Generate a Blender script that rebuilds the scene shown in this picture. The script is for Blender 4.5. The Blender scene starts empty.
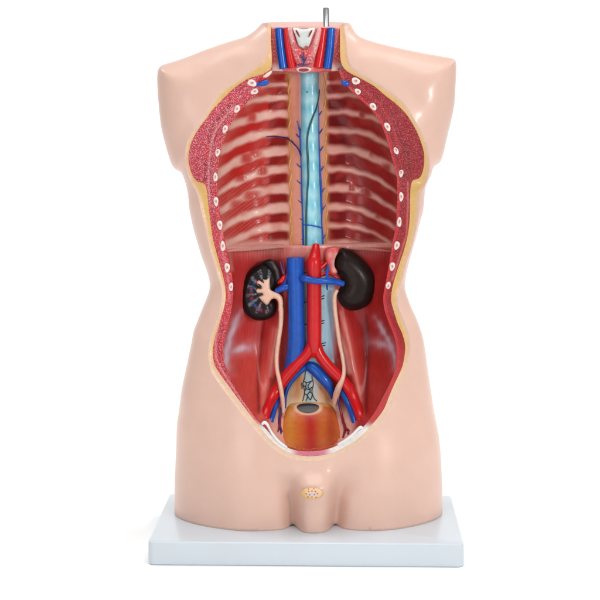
import bpy, math
import numpy as np
from mathutils import Vector
from mathutils.geometry import delaunay_2d_cdt

# ------------------------------------------------------------------ units
# 1 u = 1.5 mm.  Heights are counted from the top of the board.
S = 0.0015
D = 1566.0          # camera distance to the plane Y = 0
CX, CY, HC = 306.0, 105.0, 425.0
BT = 23.0           # board thickness
rng = np.random.default_rng(5)
scene = bpy.context.scene
col = scene.collection


def unproj(px, py, Y):
    k = 1 + np.asarray(Y, float) / D
    return (np.asarray(px, float) - CX) * k, HC - (np.asarray(py, float) - CY) * k


def proj(X, Y, Z):
    k = 1 + Y / D
    return CX + X / k, CY + (HC - Z) / k


def lin(c):
    c = np.asarray(c, float) / 255.0
    return np.where(c <= 0.04045, c / 12.92, ((c + 0.055) / 1.055) ** 2.4)


def sst(a, b, x):
    t = np.clip((np.asarray(x, float) - a) / (b - a), 0, 1)
    return t * t * (3 - 2 * t)


def hump(t):
    t = np.clip(t, 0, 1)
    return np.sqrt(np.clip(1 - (1 - t) ** 2, 0, 1))


def catmull(P, step=1.5, closed=False):
    P = [np.array(p, float) for p in P]
    n = len(P)
    out = []
    rngi = range(n if closed else n - 1)
    for i in rngi:
        if closed:
            p0, p1, p2, p3 = P[(i - 1) % n], P[i], P[(i + 1) % n], P[(i + 2) % n]
        else:
            p0, p1, p2, p3 = P[max(i - 1, 0)], P[i], P[i + 1], P[min(i + 2, n - 1)]
        L = np.linalg.norm((p2 - p1)[:2])
        m = max(1, int(math.ceil(L / step)))
        for j in range(m):
            t = j / m
            out.append(0.5 * ((2 * p1) + (-p0 + p2) * t + (2 * p0 - 5 * p1 + 4 * p2 - p3) * t * t
                              + (-p0 + 3 * p1 - 3 * p2 + p3) * t ** 3))
    if not closed:
        out.append(P[-1])
    return np.array(out)


def segdist(P, poly, closed=False):
    """distance of points P (M,2) to a polyline"""
    A = poly if closed else poly[:-1]
    B = np.roll(poly, -1, 0) if closed else poly[1:]
    out = np.empty(len(P))
    AB = B - A
    L2 = (AB ** 2).sum(1) + 1e-12
    for s in range(0, len(P), 4000):
        Q = P[s:s + 4000]
        AP = Q[:, None, :] - A[None]
        t = np.clip((AP * AB[None]).sum(2) / L2[None], 0, 1)
        dd = AP - t[..., None] * AB[None]
        out[s:s + 4000] = np.sqrt((dd ** 2).sum(2).min(1))
    return out


def inside(P, poly):
    x, y = P[:, 0], P[:, 1]
    res = np.zeros(len(P), bool)
    A = poly
    B = np.roll(poly, -1, 0)
    for (ax, ay), (bx, by) in zip(A, B):
        if ay == by:
            continue
        c = ((ay > y) != (by > y)) & (x < (bx - ax) * (y - ay) / (by - ay) + ax)
        res ^= c
    return res


def pline(px, py, pts):
    """distance in picture units to a painted line"""
    return segdist(np.stack([px, py], 1), np.array(pts, float))


# ------------------------------------------------------------------ traced outlines
SIL = [(261, 24), (256.5, 29), (250, 34), (243, 37.5), (229.5, 41.5), (215, 46.3), (200, 51.8), (186, 57.3), (172, 62),
       (162.5, 65), (158.5, 69), (157.2, 77), (157.8, 93), (159.2, 110), (161.2, 127), (165, 143), (169, 157),
       (172.3, 165.5), (176.5, 170), (180.5, 172), (183, 176), (186, 185), (188, 195), (189.3, 209), (193, 227),
       (197.5, 243), (201.7, 257), (206.5, 270), (209.2, 280), (209.5, 288), (206.8, 297.5), (202, 309), (197, 322),
       (193.6, 331), (190.8, 345), (187.5, 361), (184, 377), (181, 393), (179, 410), (177, 424), (176, 450),
       (175, 475), (174.6, 495), (174.6, 512)]
SIR = [(350, 23.5), (351.6, 26), (354, 30.6), (358, 35.2), (365, 39), (385, 44.8), (413, 51), (444.5, 56.8), (452.5, 58.4),
       (455.8, 62), (456.2, 72), (455.6, 85), (454.3, 105), (451.2, 120), (448.2, 133), (445, 146.7), (442.6, 156),
       (440.5, 161.5), (438, 164), (435.5, 165.2), (433, 168.5), (431, 175), (428, 181.7), (425.5, 188), (424.3, 199),
       (423.3, 210), (421, 218.5), (418, 230), (415, 241.7), (411.7, 253), (408, 266.7), (405.8, 277), (405, 285),
       (406, 292), (409, 301), (412.7, 310), (416, 317), (419.2, 325), (422.5, 335), (425, 348), (427, 361.7),
       (429.2, 378), (431.8, 395), (434.2, 411), (437.8, 429), (439.8, 443), (441, 460), (441.8, 477), (442.2, 495),
       (442.4, 512)]
AL = [(267.5, 25), (268, 40), (268, 48), (266, 57), (260, 63.5), (250, 70.5), (243, 75.8), (233, 82), (223.5, 89), (216.7, 96),
      (208.5, 108.5), (200, 121.5), (191.8, 133), (187, 143), (185, 153), (185.2, 163), (187.5, 173), (191.5, 183),
      (196.3, 191.7), (199, 200), (201.2, 211), (205, 227), (208, 241), (210.5, 251), (214, 263), (218, 276), (221, 286),
      (222, 295), (221, 304), (219.5, 312), (216, 322), (211.3, 335), (208.8, 347), (208.5, 359), (210, 368),
      (214.3, 377), (222, 388), (231, 400), (240, 411.5), (250, 424), (260, 435.5), (270, 445.8), (280, 453.5),
      (291.7, 459), (305, 461.3), (320, 460.5), (333, 457), (344, 451.8), (356, 445), (370, 434), (382, 420.5),
      (391, 407), (397, 393), (401.8, 382), (406, 371.5), (409, 360), (410.2, 347), (409, 335), (405, 323), (400.5, 312),
      (398.2, 305), (398, 298), (399.8, 290), (402.3, 280), (405, 268.5), (408, 258), (412, 247), (415, 235), (417.5, 223),
      (419.2, 210), (420, 197), (424, 187.5), (428, 178), (429.8, 166), (429, 155), (426.6, 143), (421.7, 131.7),
      (415, 120), (409.5, 111), (404, 103), (395, 95), (383, 86.5), (371.5, 79), (360, 72.3), (351.5, 66), (348, 57),
      (346.5, 43), (344.5, 30), (344, 25)]
BL = [(271, 25.5), (271, 40), (271.6, 52), (271.8, 62), (270.5, 69), (264, 73.5), (255, 76.3), (249, 78.3), (242, 82.3), (233, 89), (225, 96.7),
      (217, 105), (212, 110.5), (206.5, 118.3), (199.2, 128), (193.3, 138), (189.8, 148), (188.4, 158), (190, 168),
      (193.3, 177), (198, 182), (203, 183), (206, 187), (207.5, 197), (208.8, 209), (211, 226.7), (213.2, 240),
      (216, 251), (219.3, 263), (222.7, 275), (224.8, 285), (226, 295), (225, 303.5), (222.8, 312), (219.8, 322),
      (215.7, 335), (213.2, 347), (213.2, 358), (215.2, 366), (220, 374), (228, 385), (236, 396), (245, 408), (253, 418.5),
      (261, 428.5), (270, 439), (280, 447.5), (292, 453.8), (304, 456), (317, 456), (331, 453.3), (345, 446.8),
      (354, 441.5), (363, 434), (371, 425.5), (378.5, 417), (384.5, 408), (389.3, 396), (394, 385), (399, 374.5), (402.8, 365),
      (405, 352), (404.8, 343), (402, 333), (397.6, 323), (393.8, 311), (391.6, 303), (391.2, 296), (393, 285),
      (396.8, 272), (400.2, 261.5), (404, 250), (407.4, 237), (409.4, 223), (410, 209), (410.2, 196), (410.8, 186), (413, 180.5),
      (417.5, 179), (421.5, 175), (424, 165), (424, 153.5), (421, 142), (416, 130), (409, 118), (403, 110.5),
      (395, 103), (386, 96), (375, 86.8), (366.7, 81.7), (359, 77.5), (350, 73), (343.5, 67.5), (340.5, 59), (340, 43), (340, 25.5)]
CL = [(271.5, 70), (268, 77), (263, 86), (257, 94), (247.7, 102), (236.5, 115.5), (229, 127.7), (222.3, 145), (218.7, 162.7), (217.3, 181),
      (218, 199), (219.8, 211), (222, 227), (224.8, 240), (226.7, 249), (229, 262), (231.6, 273.5), (233, 285), (233, 297),
      (231.8, 308), (228.5, 322), (225.2, 336.5), (223.2, 348), (223.3, 358), (226, 368), (232, 381.5), (239.5, 395),
      (248.5, 408), (257, 419.5), (266, 429), (275, 438.5), (283.5, 445.5), (291, 449), (301, 451), (312, 451.2), (323, 450),
      (333, 447.3), (343, 442.6), (353, 435.5), (362, 428), (369, 420), (376, 410), (384.5, 394), (390.5, 382),
      (394.5, 371.5), (396.6, 360), (396.6, 347), (393.8, 335), (389, 323), (385, 312), (383.3, 302), (383.6, 293),
      (386, 281), (389, 265), (391.6, 249), (393, 240), (395.8, 227), (396.8, 211), (397.4, 196), (397, 180), (395, 168), (391.8, 158),
      (388, 143), (384, 131.7), (378.5, 119), (368.5, 107), (356, 95.5), (346, 85), (341, 77), (338.5, 70)]

sil_l = catmull(SIL, 2.0)
sil_r = catmull(SIR, 2.0)
A_px = catmull(AL, 1.2)
B_px = catmull(BL, 1.2)
C_px = catmull(CL, 1.2)

# ------------------------------------------------------------------ depth fields (Y grows away from the camera)
YM = 72.0
SLw = np.stack(unproj(sil_l[:, 0], sil_l[:, 1], YM), 1)
SRw = np.stack(unproj(sil_r[:, 0], sil_r[:, 1], YM), 1)
SLw[-1, 1] = 0
SRw[-1, 1] = 0
ZTOP = 0.5 * (SLw[0, 1] + SRw[0, 1])
SLw[0, 1] = ZTOP
SRw[0, 1] = ZTOP


def zpy(py):        # rough height for a picture row on the middle plane
    return HC - (py - CY) * (1 + 45 / D)


_prof = [(24, 34, 40), (45, 36, 38), (70, 36, 36), (110, 30, 42), (160, 26, 52), (210, 24, 66), (285, 20, 84), (340, 12, 88),
         (400, 4, 90), (450, 0, 90), (535, 0, 88)]
_pz = np.array([zpy(p[0]) for p in _prof])[::-1]
_pf = np.array([p[1] for p in _prof], float)[::-1]
_pw = np.array([p[2] for p in _prof], float)[::-1]


def fsil(X, Z):
    P = np.stack([X, Z], 1)
    return np.minimum(segdist(P, SLw), segdist(P, SRw))


def F(X, Z):
    d = fsil(X, Z)
    yf = np.interp(Z, _pz, _pf)
    w = np.interp(Z, _pz, _pw)
    Y = YM - (YM - yf) * hump(d / w)
    px, py = proj(X, Y, Z)
    # creases where the thighs meet the middle, and the middle itself
    g1 = pline(px, py, [(293.5, 532), (292, 508), (289, 488), (280, 470)])
    Y = Y + (17 * sst(474, 522, py)) * np.exp(-(g1 / 5.0) ** 2) + 5.0 * sst(462, 492, py) * np.exp(-(g1 / 12) ** 2)
    g2 = pline(px, py, [(334.5, 532), (337, 511), (338.5, 496), (344, 480), (356, 461), (372, 444)])
    Y = Y + (17 * sst(476, 522, py)) * np.exp(-(g2 / 5.0) ** 2) + 7.0 * sst(440, 488, py) * np.exp(-(g2 / 13) ** 2)
    m = np.exp(-np.abs((px - 315) / 18.5) ** 5)
    Y = Y - 13 * m * sst(466, 486, py) - 4 * m * np.exp(-((py - 487) / 9.0) ** 2)
    # roundness of the thighs
    Y = Y - 5 * np.exp(-((px - 245) / 30) ** 2) * sst(420, 500, py) - 5 * np.exp(-((px - 385) / 30) ** 2) * sst(420, 500, py)
    # pubic mound over the rim
    Y = Y - 3 * np.exp(-((px - 312) / 40) ** 2 - ((py - 468) / 12) ** 2)
    # soft pectoral / deltoid hollow beside the opening
    gl = pline(px, py, [(232, 70), (200, 105), (183, 140)])
    gr = pline(px, py, [(385, 70), (415, 100), (433, 135)])
    Y = Y + 2.5 * np.exp(-(gl / 12) ** 2) + 2.5 * np.exp(-(gr / 12) ** 2)
    return Y


def onto(field, px, py, off=0.0, it=6):
    px = np.atleast_1d(np.asarray(px, float))
    py = np.atleast_1d(np.asarray(py, float))
    Y = np.full(len(px), 50.0)
    for _ in range(it):
        X, Z = unproj(px, py, Y)
        Y = 0.3 * Y + 0.7 * (field(X, Z) - off)
    X, Z = unproj(px, py, Y)
    return X, Y, Z


ax_, ay_, az_ = onto(F, A_px[:, 0], A_px[:, 1], it=12)
for _e in (0, -1):
    az_[_e] = ZTOP
A_w = np.stack([ax_, az_], 1)
# smooth the rim depth a little along its length
ker = np.ones(9) / 9
ay_ = np.convolve(np.pad(ay_, 4, mode='edge'), ker, 'valid')
A_y = ay_


def R(X, Z):
    out = np.empty(len(X))
    for s in range(0, len(X), 4000):
        d2 = (X[s:s + 4000, None] - A_w[None, :, 0]) ** 2 + (Z[s:s + 4000, None] - A_w[None, :, 1]) ** 2
        w = 1 / (d2 + 0.6) ** 2
        out[s:s + 4000] = (w * A_y[None]).sum(1) / w.sum(1)
    return out


def RIM(X, Z):
    P = np.stack([X, Z], 1)
    dA = segdist(P, A_w)
    return R(X, Z) + 1.6 * sst(0, 2.5, dA) + 0.10 * np.maximum(dA - 2.5, 0)


def curve_w(pxs):
    X, Y, Z = onto(RIM, pxs[:, 0], pxs[:, 1], it=8)
    return np.stack([X, Z], 1)


B_w = curve_w(B_px)
C_w = curve_w(C_px)


def CHEST(X, Z):
    P = np.stack([X, Z], 1)
    d = segdist(P, C_w)
    base = RIM(X, Z) + 0.8
    px, py = proj(X, 100.0, Z)
    w = np.interp(py, [70, 110, 160, 245], [30, 40, 48, 50])
    Yw = 118 - 30 * np.exp(-((px - 309.5) / 27) ** 2)
    return base + (Yw - base) * hump(d / w)


def ABDO(X, Z):
    P = np.stack([X, Z], 1)
    d = segdist(P, C_w)
    base = RIM(X, Z) + 0.8
    px, py = proj(X, 75.0, Z)
    w = np.interp(py, [245, 300, 360, 410, 450], [44, 40, 34, 30, 30])
    fade = 1 - sst(360, 410, py)
    Yw = np.interp(py, [245, 300, 360, 420, 455], [92, 96, 92, 74, 60])
    Yw = Yw - 16 * np.exp(-((px - 313) / 20) ** 2) * fade
    # psoas columns
    cl = np.interp(py, [250, 300, 360, 420], [290, 283, 272, 263])
    cr = np.interp(py, [250, 300, 360, 420], [334, 341, 351, 361])
    pw = np.interp(py, [250, 330, 420], [9, 12, 8])
    am = np.interp(py, [250, 300, 360, 425], [5, 11, 13, 6])
    Yw = Yw - am * np.exp(-((px - cl) / pw) ** 2) - am * np.exp(-((px - cr) / pw) ** 2)
    # dark furrow between psoas and iliacus
    Yw = Yw + 2.5 * np.exp(-((px - np.interp(py, [300, 420], [262, 256])) / 6) ** 2) * sst(310, 340, py)
    Yw = Yw + 2.5 * np.exp(-((px - np.interp(py, [300, 420], [366, 368])) / 6) ** 2) * sst(310, 340, py)
    return base + (Yw - base) * hump(d / w)


# ------------------------------------------------------------------ mesh helpers
def link(me, name, mat, parent, smooth=True):
    o = bpy.data.objects.new(name, me)
    col.objects.link(o)
    for m in (mat if isinstance(mat, (list, tuple)) else [mat]):
        me.materials.append(m)
    if smooth:
        me.polygons.foreach_set('use_smooth', [True] * len(me.polygons))
    if parent is not None:
        o.parent = parent
    return o


def to_mesh(V, faces, colors=None, name='mesh'):
    me = bpy.data.meshes.new(name)
    W = np.stack([V[:, 0] * S, V[:, 1] * S, (V[:, 2] + BT) * S], 1)
    me.from_pydata(W.tolist(), [], faces)
    me.update()
    if colors is not None:
        a = me.color_attributes.new('paint', 'FLOAT_COLOR', 'POINT')
        c = np.ones((len(V), 4))
        c[:, :np.shape(colors)[1]] = colors
        a.data.foreach_set('color', c.ravel())
    return me


def tri(poly, pts):
    """constrained triangulation of the inside of poly (N,2) through pts"""
    n = len(poly)
    allp = np.concatenate([poly, pts]) if len(pts) else poly
    res = delaunay_2d_cdt([Vector(p) for p in allp], [(i, (i + 1) % n) for i in range(n)], [], 0, 1e-5)
    V = np.array([tuple(v) for v in res[0]])
    T = np.array([f for f in res[2]])
    cen = V[T].mean(1)
    T = T[inside(cen, poly)]
    used = np.unique(T)
    remap = -np.ones(len(V), int)
    remap[used] = np.arange(len(used))
    return V[used], remap[T]


def grid(poly, sp):
    lo, hi = poly.min(0), poly.max(0)
    xs = np.arange(lo[0], hi[0] + sp, sp)
    zs = np.arange(lo[1], hi[1] + sp, sp * 0.866)
    G = np.array([(x + (sp / 2 if j % 2 else 0), z) for j, z in enumerate(zs) for x in xs])
    G = G + rng.uniform(-0.12 * sp, 0.12 * sp, G.shape)
    G = G[inside(G, poly)]
    return G


def rings(poly, dists, closed=True):
    """points at given distances inside a closed outline"""
    out = []
    nx = np.roll(poly, -1, 0) - np.roll(poly, 1, 0)
    nrm = np.stack([-nx[:, 1], nx[:, 0]], 1)
    nrm /= np.linalg.norm(nrm, axis=1)[:, None] + 1e-9
    for d in dists:
        for sgn in (1, -1):
            Q = poly + sgn * d * nrm
            Q = Q[inside(Q, poly)]
            if len(Q):
                dd = segdist(Q, poly, True)
                out.append(Q[dd > 0.9 * d])
    return np.concatenate(out) if out else np.zeros((0, 2))


def smooth_y(V, T, it, fixed):
    n = len(V)
    E = np.unique(np.sort(np.concatenate([T[:, [0, 1]], T[:, [1, 2]], T[:, [2, 0]]]), axis=1), axis=0)
    deg = np.bincount(E.ravel(), minlength=n).astype(float)
    y = V[:, 1].copy()
    for _ in range(it):
        acc = np.bincount(E[:, 0], y[E[:, 1]], n) + np.bincount(E[:, 1], y[E[:, 0]], n)
        ny = acc / deg
        y = np.where(fixed, y, 0.5 * y + 0.5 * ny)
    V[:, 1] = y


def relief(name, poly, field, sp, mat, parent, paint=None, ring=(), sm=0, extra=None, skirt=None, fixd=0.05):
    """heightfield over a world outline (X,Z), depth from field; optional skirt running back by a distance"""
    pts = grid(poly, sp)
    if len(pts):
        pts = pts[segdist(pts, poly, True) > max(0.55 * sp, (max(ring) if len(ring) else 0) + 0.4 * sp)]
    lst = [pts]
    if len(ring):
        lst.append(rings(poly, ring))
    if extra is not None:
        lst.append(extra[inside(extra, poly)])
    P, T = tri(poly, np.concatenate(lst))
    Y = field(P[:, 0], P[:, 1])
    V = np.stack([P[:, 0], Y, P[:, 1]], 1)
    if sm:
        fixed = segdist(P, poly, True) < fixd
        smooth_y(V, T, sm, fixed)
    c = None
    if paint is not None:
        px, py = proj(V[:, 0], V[:, 1], V[:, 2])
        c = paint(px, py)
    faces = T.tolist()
    if skirt is not None:
        E = {}
        for a, b, cc in faces:
            for u, v in ((a, b), (b, cc), (cc, a)):
                E[(u, v)] = 1
        bnd = [(u, v) for (u, v) in E if (v, u) not in E]
        ids = {}
        Vl = V.tolist()
        cl = None if c is None else c.tolist()
        for u, v in bnd:
            for q in (u, v):
                if q not in ids:
                    ids[q] = len(Vl)
                    Vl.append([V[q, 0], V[q, 1] + skirt, V[q, 2]])
                    if cl is not None:
                        cl.append(cl[q])
        for u, v in bnd:
            faces.append([v, u, ids[u], ids[v]])
        V = np.array(Vl)
        c = None if cl is None else np.array(cl)
    me = to_mesh(V, faces, c, name)
    return link(me, name, mat, parent)


def inflate(name, outline_px, Yc, T, w, mat, parent, paint=None, sp=1.3, Tb=None, tilt=None, step=1.5, power=1.0, closed_cat=True):
    """a rounded body grown from an outline, front and back"""
    o = catmull(outline_px, step, True) if closed_cat else np.array(outline_px, float)
    Yc = float(Yc)
    X, Z = unproj(o[:, 0], o[:, 1], Yc)
    poly = np.stack([X, Z], 1)
    Tb = T if Tb is None else Tb
    rg = [r for r in (0.12, 0.45, 1.0) if r < w]
    pts = grid(poly, sp)
    pts = pts[segdist(pts, poly, True) > max(0.5 * sp, (rg[-1] if rg else 0) + 0.3 * sp)] if len(pts) else pts
    P, Tt = tri(poly, np.concatenate([pts, rings(poly, rg)]))
    d = segdist(P, poly, True)
    h = hump(d / w) ** power
    base = Yc + (0 if tilt is None else tilt(P[:, 0], P[:, 1]))
    Vf = np.stack([P[:, 0], base - T * h, P[:, 1]], 1)
    bmask = d < 0.02
    smooth_y(Vf, Tt, 4, bmask)
    Vb = np.stack([P[:, 0], base + Tb * h, P[:, 1]], 1)
    n = len(P)
    bid = np.arange(n) + n
    bid[bmask] = np.nonzero(bmask)[0]
    V = np.concatenate([Vf, Vb])
    faces = Tt.tolist() + [[int(bid[c]), int(bid[b]), int(bid[a])] for a, b, c in Tt]
    c = None
    if paint is not None:
        px, py = proj(V[:, 0], V[:, 1], V[:, 2])
        c = paint(px, py)
    me = to_mesh(V, faces, c, name)
    # drop the unused duplicated rim verts
    return link(me, name, mat, parent)


def tube_geo(path, n=14, cap=0.45):
    """path rows X,Y,Z,r -> verts, faces with rounded ends"""
    P = path[:, :3]
    r = path[:, 3]
    m = len(P)
    tang = np.gradient(P, axis=0)
    tang /= np.linalg.norm(tang, axis=1)[:, None] + 1e-9
    V, Fc = [], []
    up = np.array([0, 1.0, 0])
    for i in range(m):
        t = tang[i]
        u = up - t * (up @ t)
        if np.linalg.norm(u) < 0.2:
            u = np.array([1.0, 0, 0]) - t * t[0]
        u /= np.linalg.norm(u)
        v = np.cross(t, u)
        for j in range(n):
            a = 2 * math.pi * j / n
            V.append(P[i] + r[i] * (math.cos(a) * u + math.sin(a) * v))
    for i in range(m - 1):
        for j in range(n):
            a, b = i * n + j, i * n + (j + 1) % n
            Fc.append([a, b, b + n, a + n])
    for i, s in ((0, -1), (m - 1, 1)):
        V.append(P[i] + s * tang[i] * r[i] * cap)
        k = len(V) - 1
        for j in range(n):
            a, b = i * n + j, i * n + (j + 1) % n
            Fc.append([b, a, k] if s < 0 else [a, b, k])
    return V, Fc


def path_px(pts, field=None, step=1.5):
    """pts rows: px, py, depth-or-offset, radius(px)"""
    Q = catmull(pts, step)
    if field is None:
        X, Z = unproj(Q[:, 0], Q[:, 1], Q[:, 2])
        return np.stack([X, Q[:, 2], Z, Q[:, 3]], 1)
    X, Y, Z = onto(field, Q[:, 0], Q[:, 1], it=8)
    ys = Y - Q[:, 2]
    if len(ys) > 6:
        ys = np.convolve(np.pad(ys, 2, mode='edge'), np.ones(5) / 5, 'valid')
    X, Z = unproj(Q[:, 0], Q[:, 1], ys)
    return np.stack([X, ys, Z, Q[:, 3]], 1)


def tubes(name, plist, mat, parent, field=None, n=14, cap=0.45, clamp=None):
    V, Fc = [], []
    for pts in plist:
        pp = path_px(pts, field)
        if clamp is not None:
            _, yw, _ = onto(clamp, *proj(pp[:, 0], pp[:, 1], pp[:, 2]))
            px_, py_ = proj(pp[:, 0], pp[:, 1], pp[:, 2])
            yy = np.minimum(pp[:, 1], yw - 0.45 * pp[:, 3])
            for _ in range(3):
                yy = np.convolve(np.pad(yy, 5, mode='reflect', reflect_type='odd'), np.ones(11) / 11, 'valid') if len(yy) > 12 else yy
            pp[:, 1] = yy
            pp[:, 0], pp[:, 2] = unproj(px_, py_, pp[:, 1])
        v, f = tube_geo(pp, n, cap)
        o = len(V)
        V += list(v)
        Fc += [[i + o for i in q] for q in f]
    return link(to_mesh(np.array(V), Fc, None, name), name, mat, parent)


# ------------------------------------------------------------------ materials
def material(name, rgb=None, rough=0.35, coat=0.25, coat_rough=0.12, var=0.05, vscale=60, stipple=None, fiber=None, bump=0.0,
             bscale=300, metallic=0.0, sss=0.0, spec=0.45):
    m = bpy.data.materials.new(name)
    m.use_nodes = True
    nt = m.node_tree
    N, L = nt.nodes, nt.links
    b = N['Principled BSDF']
    b.inputs['Roughness'].default_value = rough
    b.inputs['Metallic'].default_value = metallic
    b.inputs['Specular IOR Level'].default_value = spec
    b.inputs['Coat Weight'].default_value = coat
    b.inputs['Coat Roughness'].default_value = coat_rough
    if sss:
        b.inputs['Subsurface Weight'].default_value = sss
        b.inputs['Subsurface Radius'].default_value = (1.0, 0.5, 0.35)
        b.inputs['Subsurface Scale'].default_value = 0.006
    tc = N.new('ShaderNodeTexCoord')
    if rgb is None:
        a = N.new('ShaderNodeAttribute')
        a.attribute_name = 'paint'
        src = a.outputs['Color']
        alpha = a.outputs['Alpha']
    else:
        c = N.new('ShaderNodeRGB')
        c.outputs[0].default_value = (*lin(rgb), 1)
        src = c.outputs[0]

    def mix(kind, fac, A, B):
        x = N.new('ShaderNodeMix')
        x.data_type = 'RGBA'
        x.blend_type = kind
        for sock, val in ((x.inputs[0], fac), (x.inputs[6], A), (x.inputs[7], B)):
            if isinstance(val, bpy.types.NodeSocket):
                L.new(val, sock)
            else:
                sock.default_value = val
        return x.outputs[2]

    def ramp(sock, a, b2, ca=(0, 0, 0, 1), cb=(1, 1, 1, 1)):
        r = N.new('ShaderNodeValToRGB')
        r.color_ramp.elements[0].position = a
        r.color_ramp.elements[1].position = b2
        r.color_ramp.elements[0].color = ca
        r.color_ramp.elements[1].color = cb
        L.new(sock, r.inputs[0])
        return r.outputs[0]

    def noise(scale, detail=3, vec=None, rough_=0.55):
        n_ = N.new('ShaderNodeTexNoise')
        n_.inputs['Scale'].default_value = scale
        n_.inputs['Detail'].default_value = detail
        n_.inputs['Roughness'].default_value = rough_
        L.new(vec if vec is not None else tc.outputs['Object'], n_.inputs['Vector'])
        return n_.outputs['Fac']

    if var:
        nn = noise(vscale)
        g = ramp(nn, 0.3, 0.7, (1 - var, 1 - var, 1 - var, 1), (1 + var, 1 + var, 1 + var, 1))
        src = mix('MULTIPLY', 1.0, src, g)
    if fiber:
        mp = N.new('ShaderNodeMapping')
        mp.inputs['Scale'].default_value = fiber[0]
        L.new(tc.outputs['Object'], mp.inputs['Vector'])
        fn = noise(1.0, 4, mp.outputs[0], 0.6)
        v = fiber[1]
        g = ramp(fn, 0.32, 0.68, (1 - v, 1 - v, 1 - v, 1), (1 + v, 1 + v, 1 + v, 1))
        src = mix('MULTIPLY', 1.0, src, g)
    hgt = None
    if stipple:
        for sc, th, c, f in stipple:
            vo = noise(sc, 1.0, None, 0.4)
            k = ramp(vo, th, th + 0.07, (0, 0, 0, 1), (f, f, f, 1))
            if rgb is None:
                mm = N.new('ShaderNodeMath')
                mm.operation = 'MULTIPLY'
                L.new(k, mm.inputs[0])
                L.new(alpha, mm.inputs[1])
                k = mm.outputs[0]
            src = mix('MIX', k, src, (*lin(c), 1))
            hgt = vo if hgt is None else hgt
    L.new(src, b.inputs['Base Color'])
    if bump:
        bn = N.new('ShaderNodeBump')
        bn.inputs['Strength'].default_value = bump
        bn.inputs['Distance'].default_value = 0.002
        L.new(hgt if hgt is not None else noise(bscale, 3), bn.inputs['Height'])
        L.new(bn.outputs[0], b.inputs['Normal'])
    return m


M_skin = material('skin_vinyl', (220, 183, 167), rough=0.38, coat=0.18, coat_rough=0.12, var=0.03, vscale=18, bump=0.05, bscale=90, sss=0.18)
M_fat = material('fat_paint', rough=0.4, coat=0.15, var=0.06, vscale=160, bump=0.15, bscale=420)
M_muscle = material('muscle_paint', rough=0.42, spec=0.3, coat=0.1, var=0.10, vscale=120,
                    stipple=[(760, 0.54, (228, 164, 172), 0.8), (640, 0.58, (126, 22, 34), 0.75)], bump=0.35)
M_muscle_small = material('neck_muscle_paint', rough=0.42, coat=0.15, var=0.08, vscale=160,
                          stipple=[(650, 0.57, (235, 175, 165), 0.6)], bump=0.35)
M_chest = material('rib_paint', rough=0.3, coat=0.12, coat_rough=0.1, spec=0.3, var=0.05, vscale=90)
M_abdo = material('abdomen_paint', rough=0.33, coat=0.12, coat_rough=0.1, spec=0.28, var=0.06, vscale=70, fiber=((520, 60, 28), 0.10))
M_blue = material('vein_blue', (8, 80, 176), rough=0.28, coat=0.2, coat_rough=0.08, var=0.14, vscale=110, spec=0.35)
M_dkblue = material('vein_dark_blue', (28, 42, 120), rough=0.35, coat=0.2, var=0.1)
M_red = material('artery_red', (202, 18, 24), rough=0.28, spec=0.35, coat=0.2, coat_rough=0.12, var=0.10, vscale=110)
M_dkred = material('vessel_dark_red', (130, 18, 34), rough=0.35, coat=0.2, var=0.1)
M_spine = material('disc_blue', rough=0.32, coat=0.25, var=0.08, vscale=120)
M_green = material('duct_green', (14, 82, 88), rough=0.35, var=0.15, vscale=200)
M_yellow = material('nerve_yellow', (206, 154, 96), rough=0.4, var=0.15, vscale=200)
M_black = material('painted_line', (26, 30, 44), rough=0.45, coat=0.0, var=0.0)
M_kidney = material('kidney_paint', rough=0.36, coat=0.05, coat_rough=0.15, var=0.2, vscale=120, spec=0.16)
M_cream = material('ureter_cream', (230, 186, 162), rough=0.35, coat=0.25, var=0.08, vscale=150)
M_bone = material('bone_white', rough=0.45, coat=0.1, var=0.06, vscale=200)
M_paint = material('organ_paint', rough=0.33, spec=0.3, coat=0.15, var=0.07, vscale=120)
M_thyroid = material('gland_paint', rough=0.38, coat=0.2, var=0.10, vscale=200,
                     stipple=[(380, 0.57, (232, 190, 190), 0.7), (300, 0.62, (150, 40, 60), 0.6)], bump=0.3)
M_board = material('board_plastic', (200, 209, 216), rough=0.34, coat=0.2, var=0.012, vscale=12, bump=0.02, bscale=500)
M_steel = material('steel', (205, 205, 208), rough=0.22, coat=0.0, metallic=1.0, var=0.05)
M_backdrop = material('backdrop_white', (250, 250, 250), rough=0.9, coat=0.0, var=0.0, spec=0.1)

# ------------------------------------------------------------------ the thing
root = bpy.data.objects.new('anatomical_torso', None)
col.objects.link(root)
root['label'] = 'open human torso teaching model without head or arms, mounted on a pale blue-white board'
root['category'] = 'anatomical model'

# ---- board
import bmesh


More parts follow.
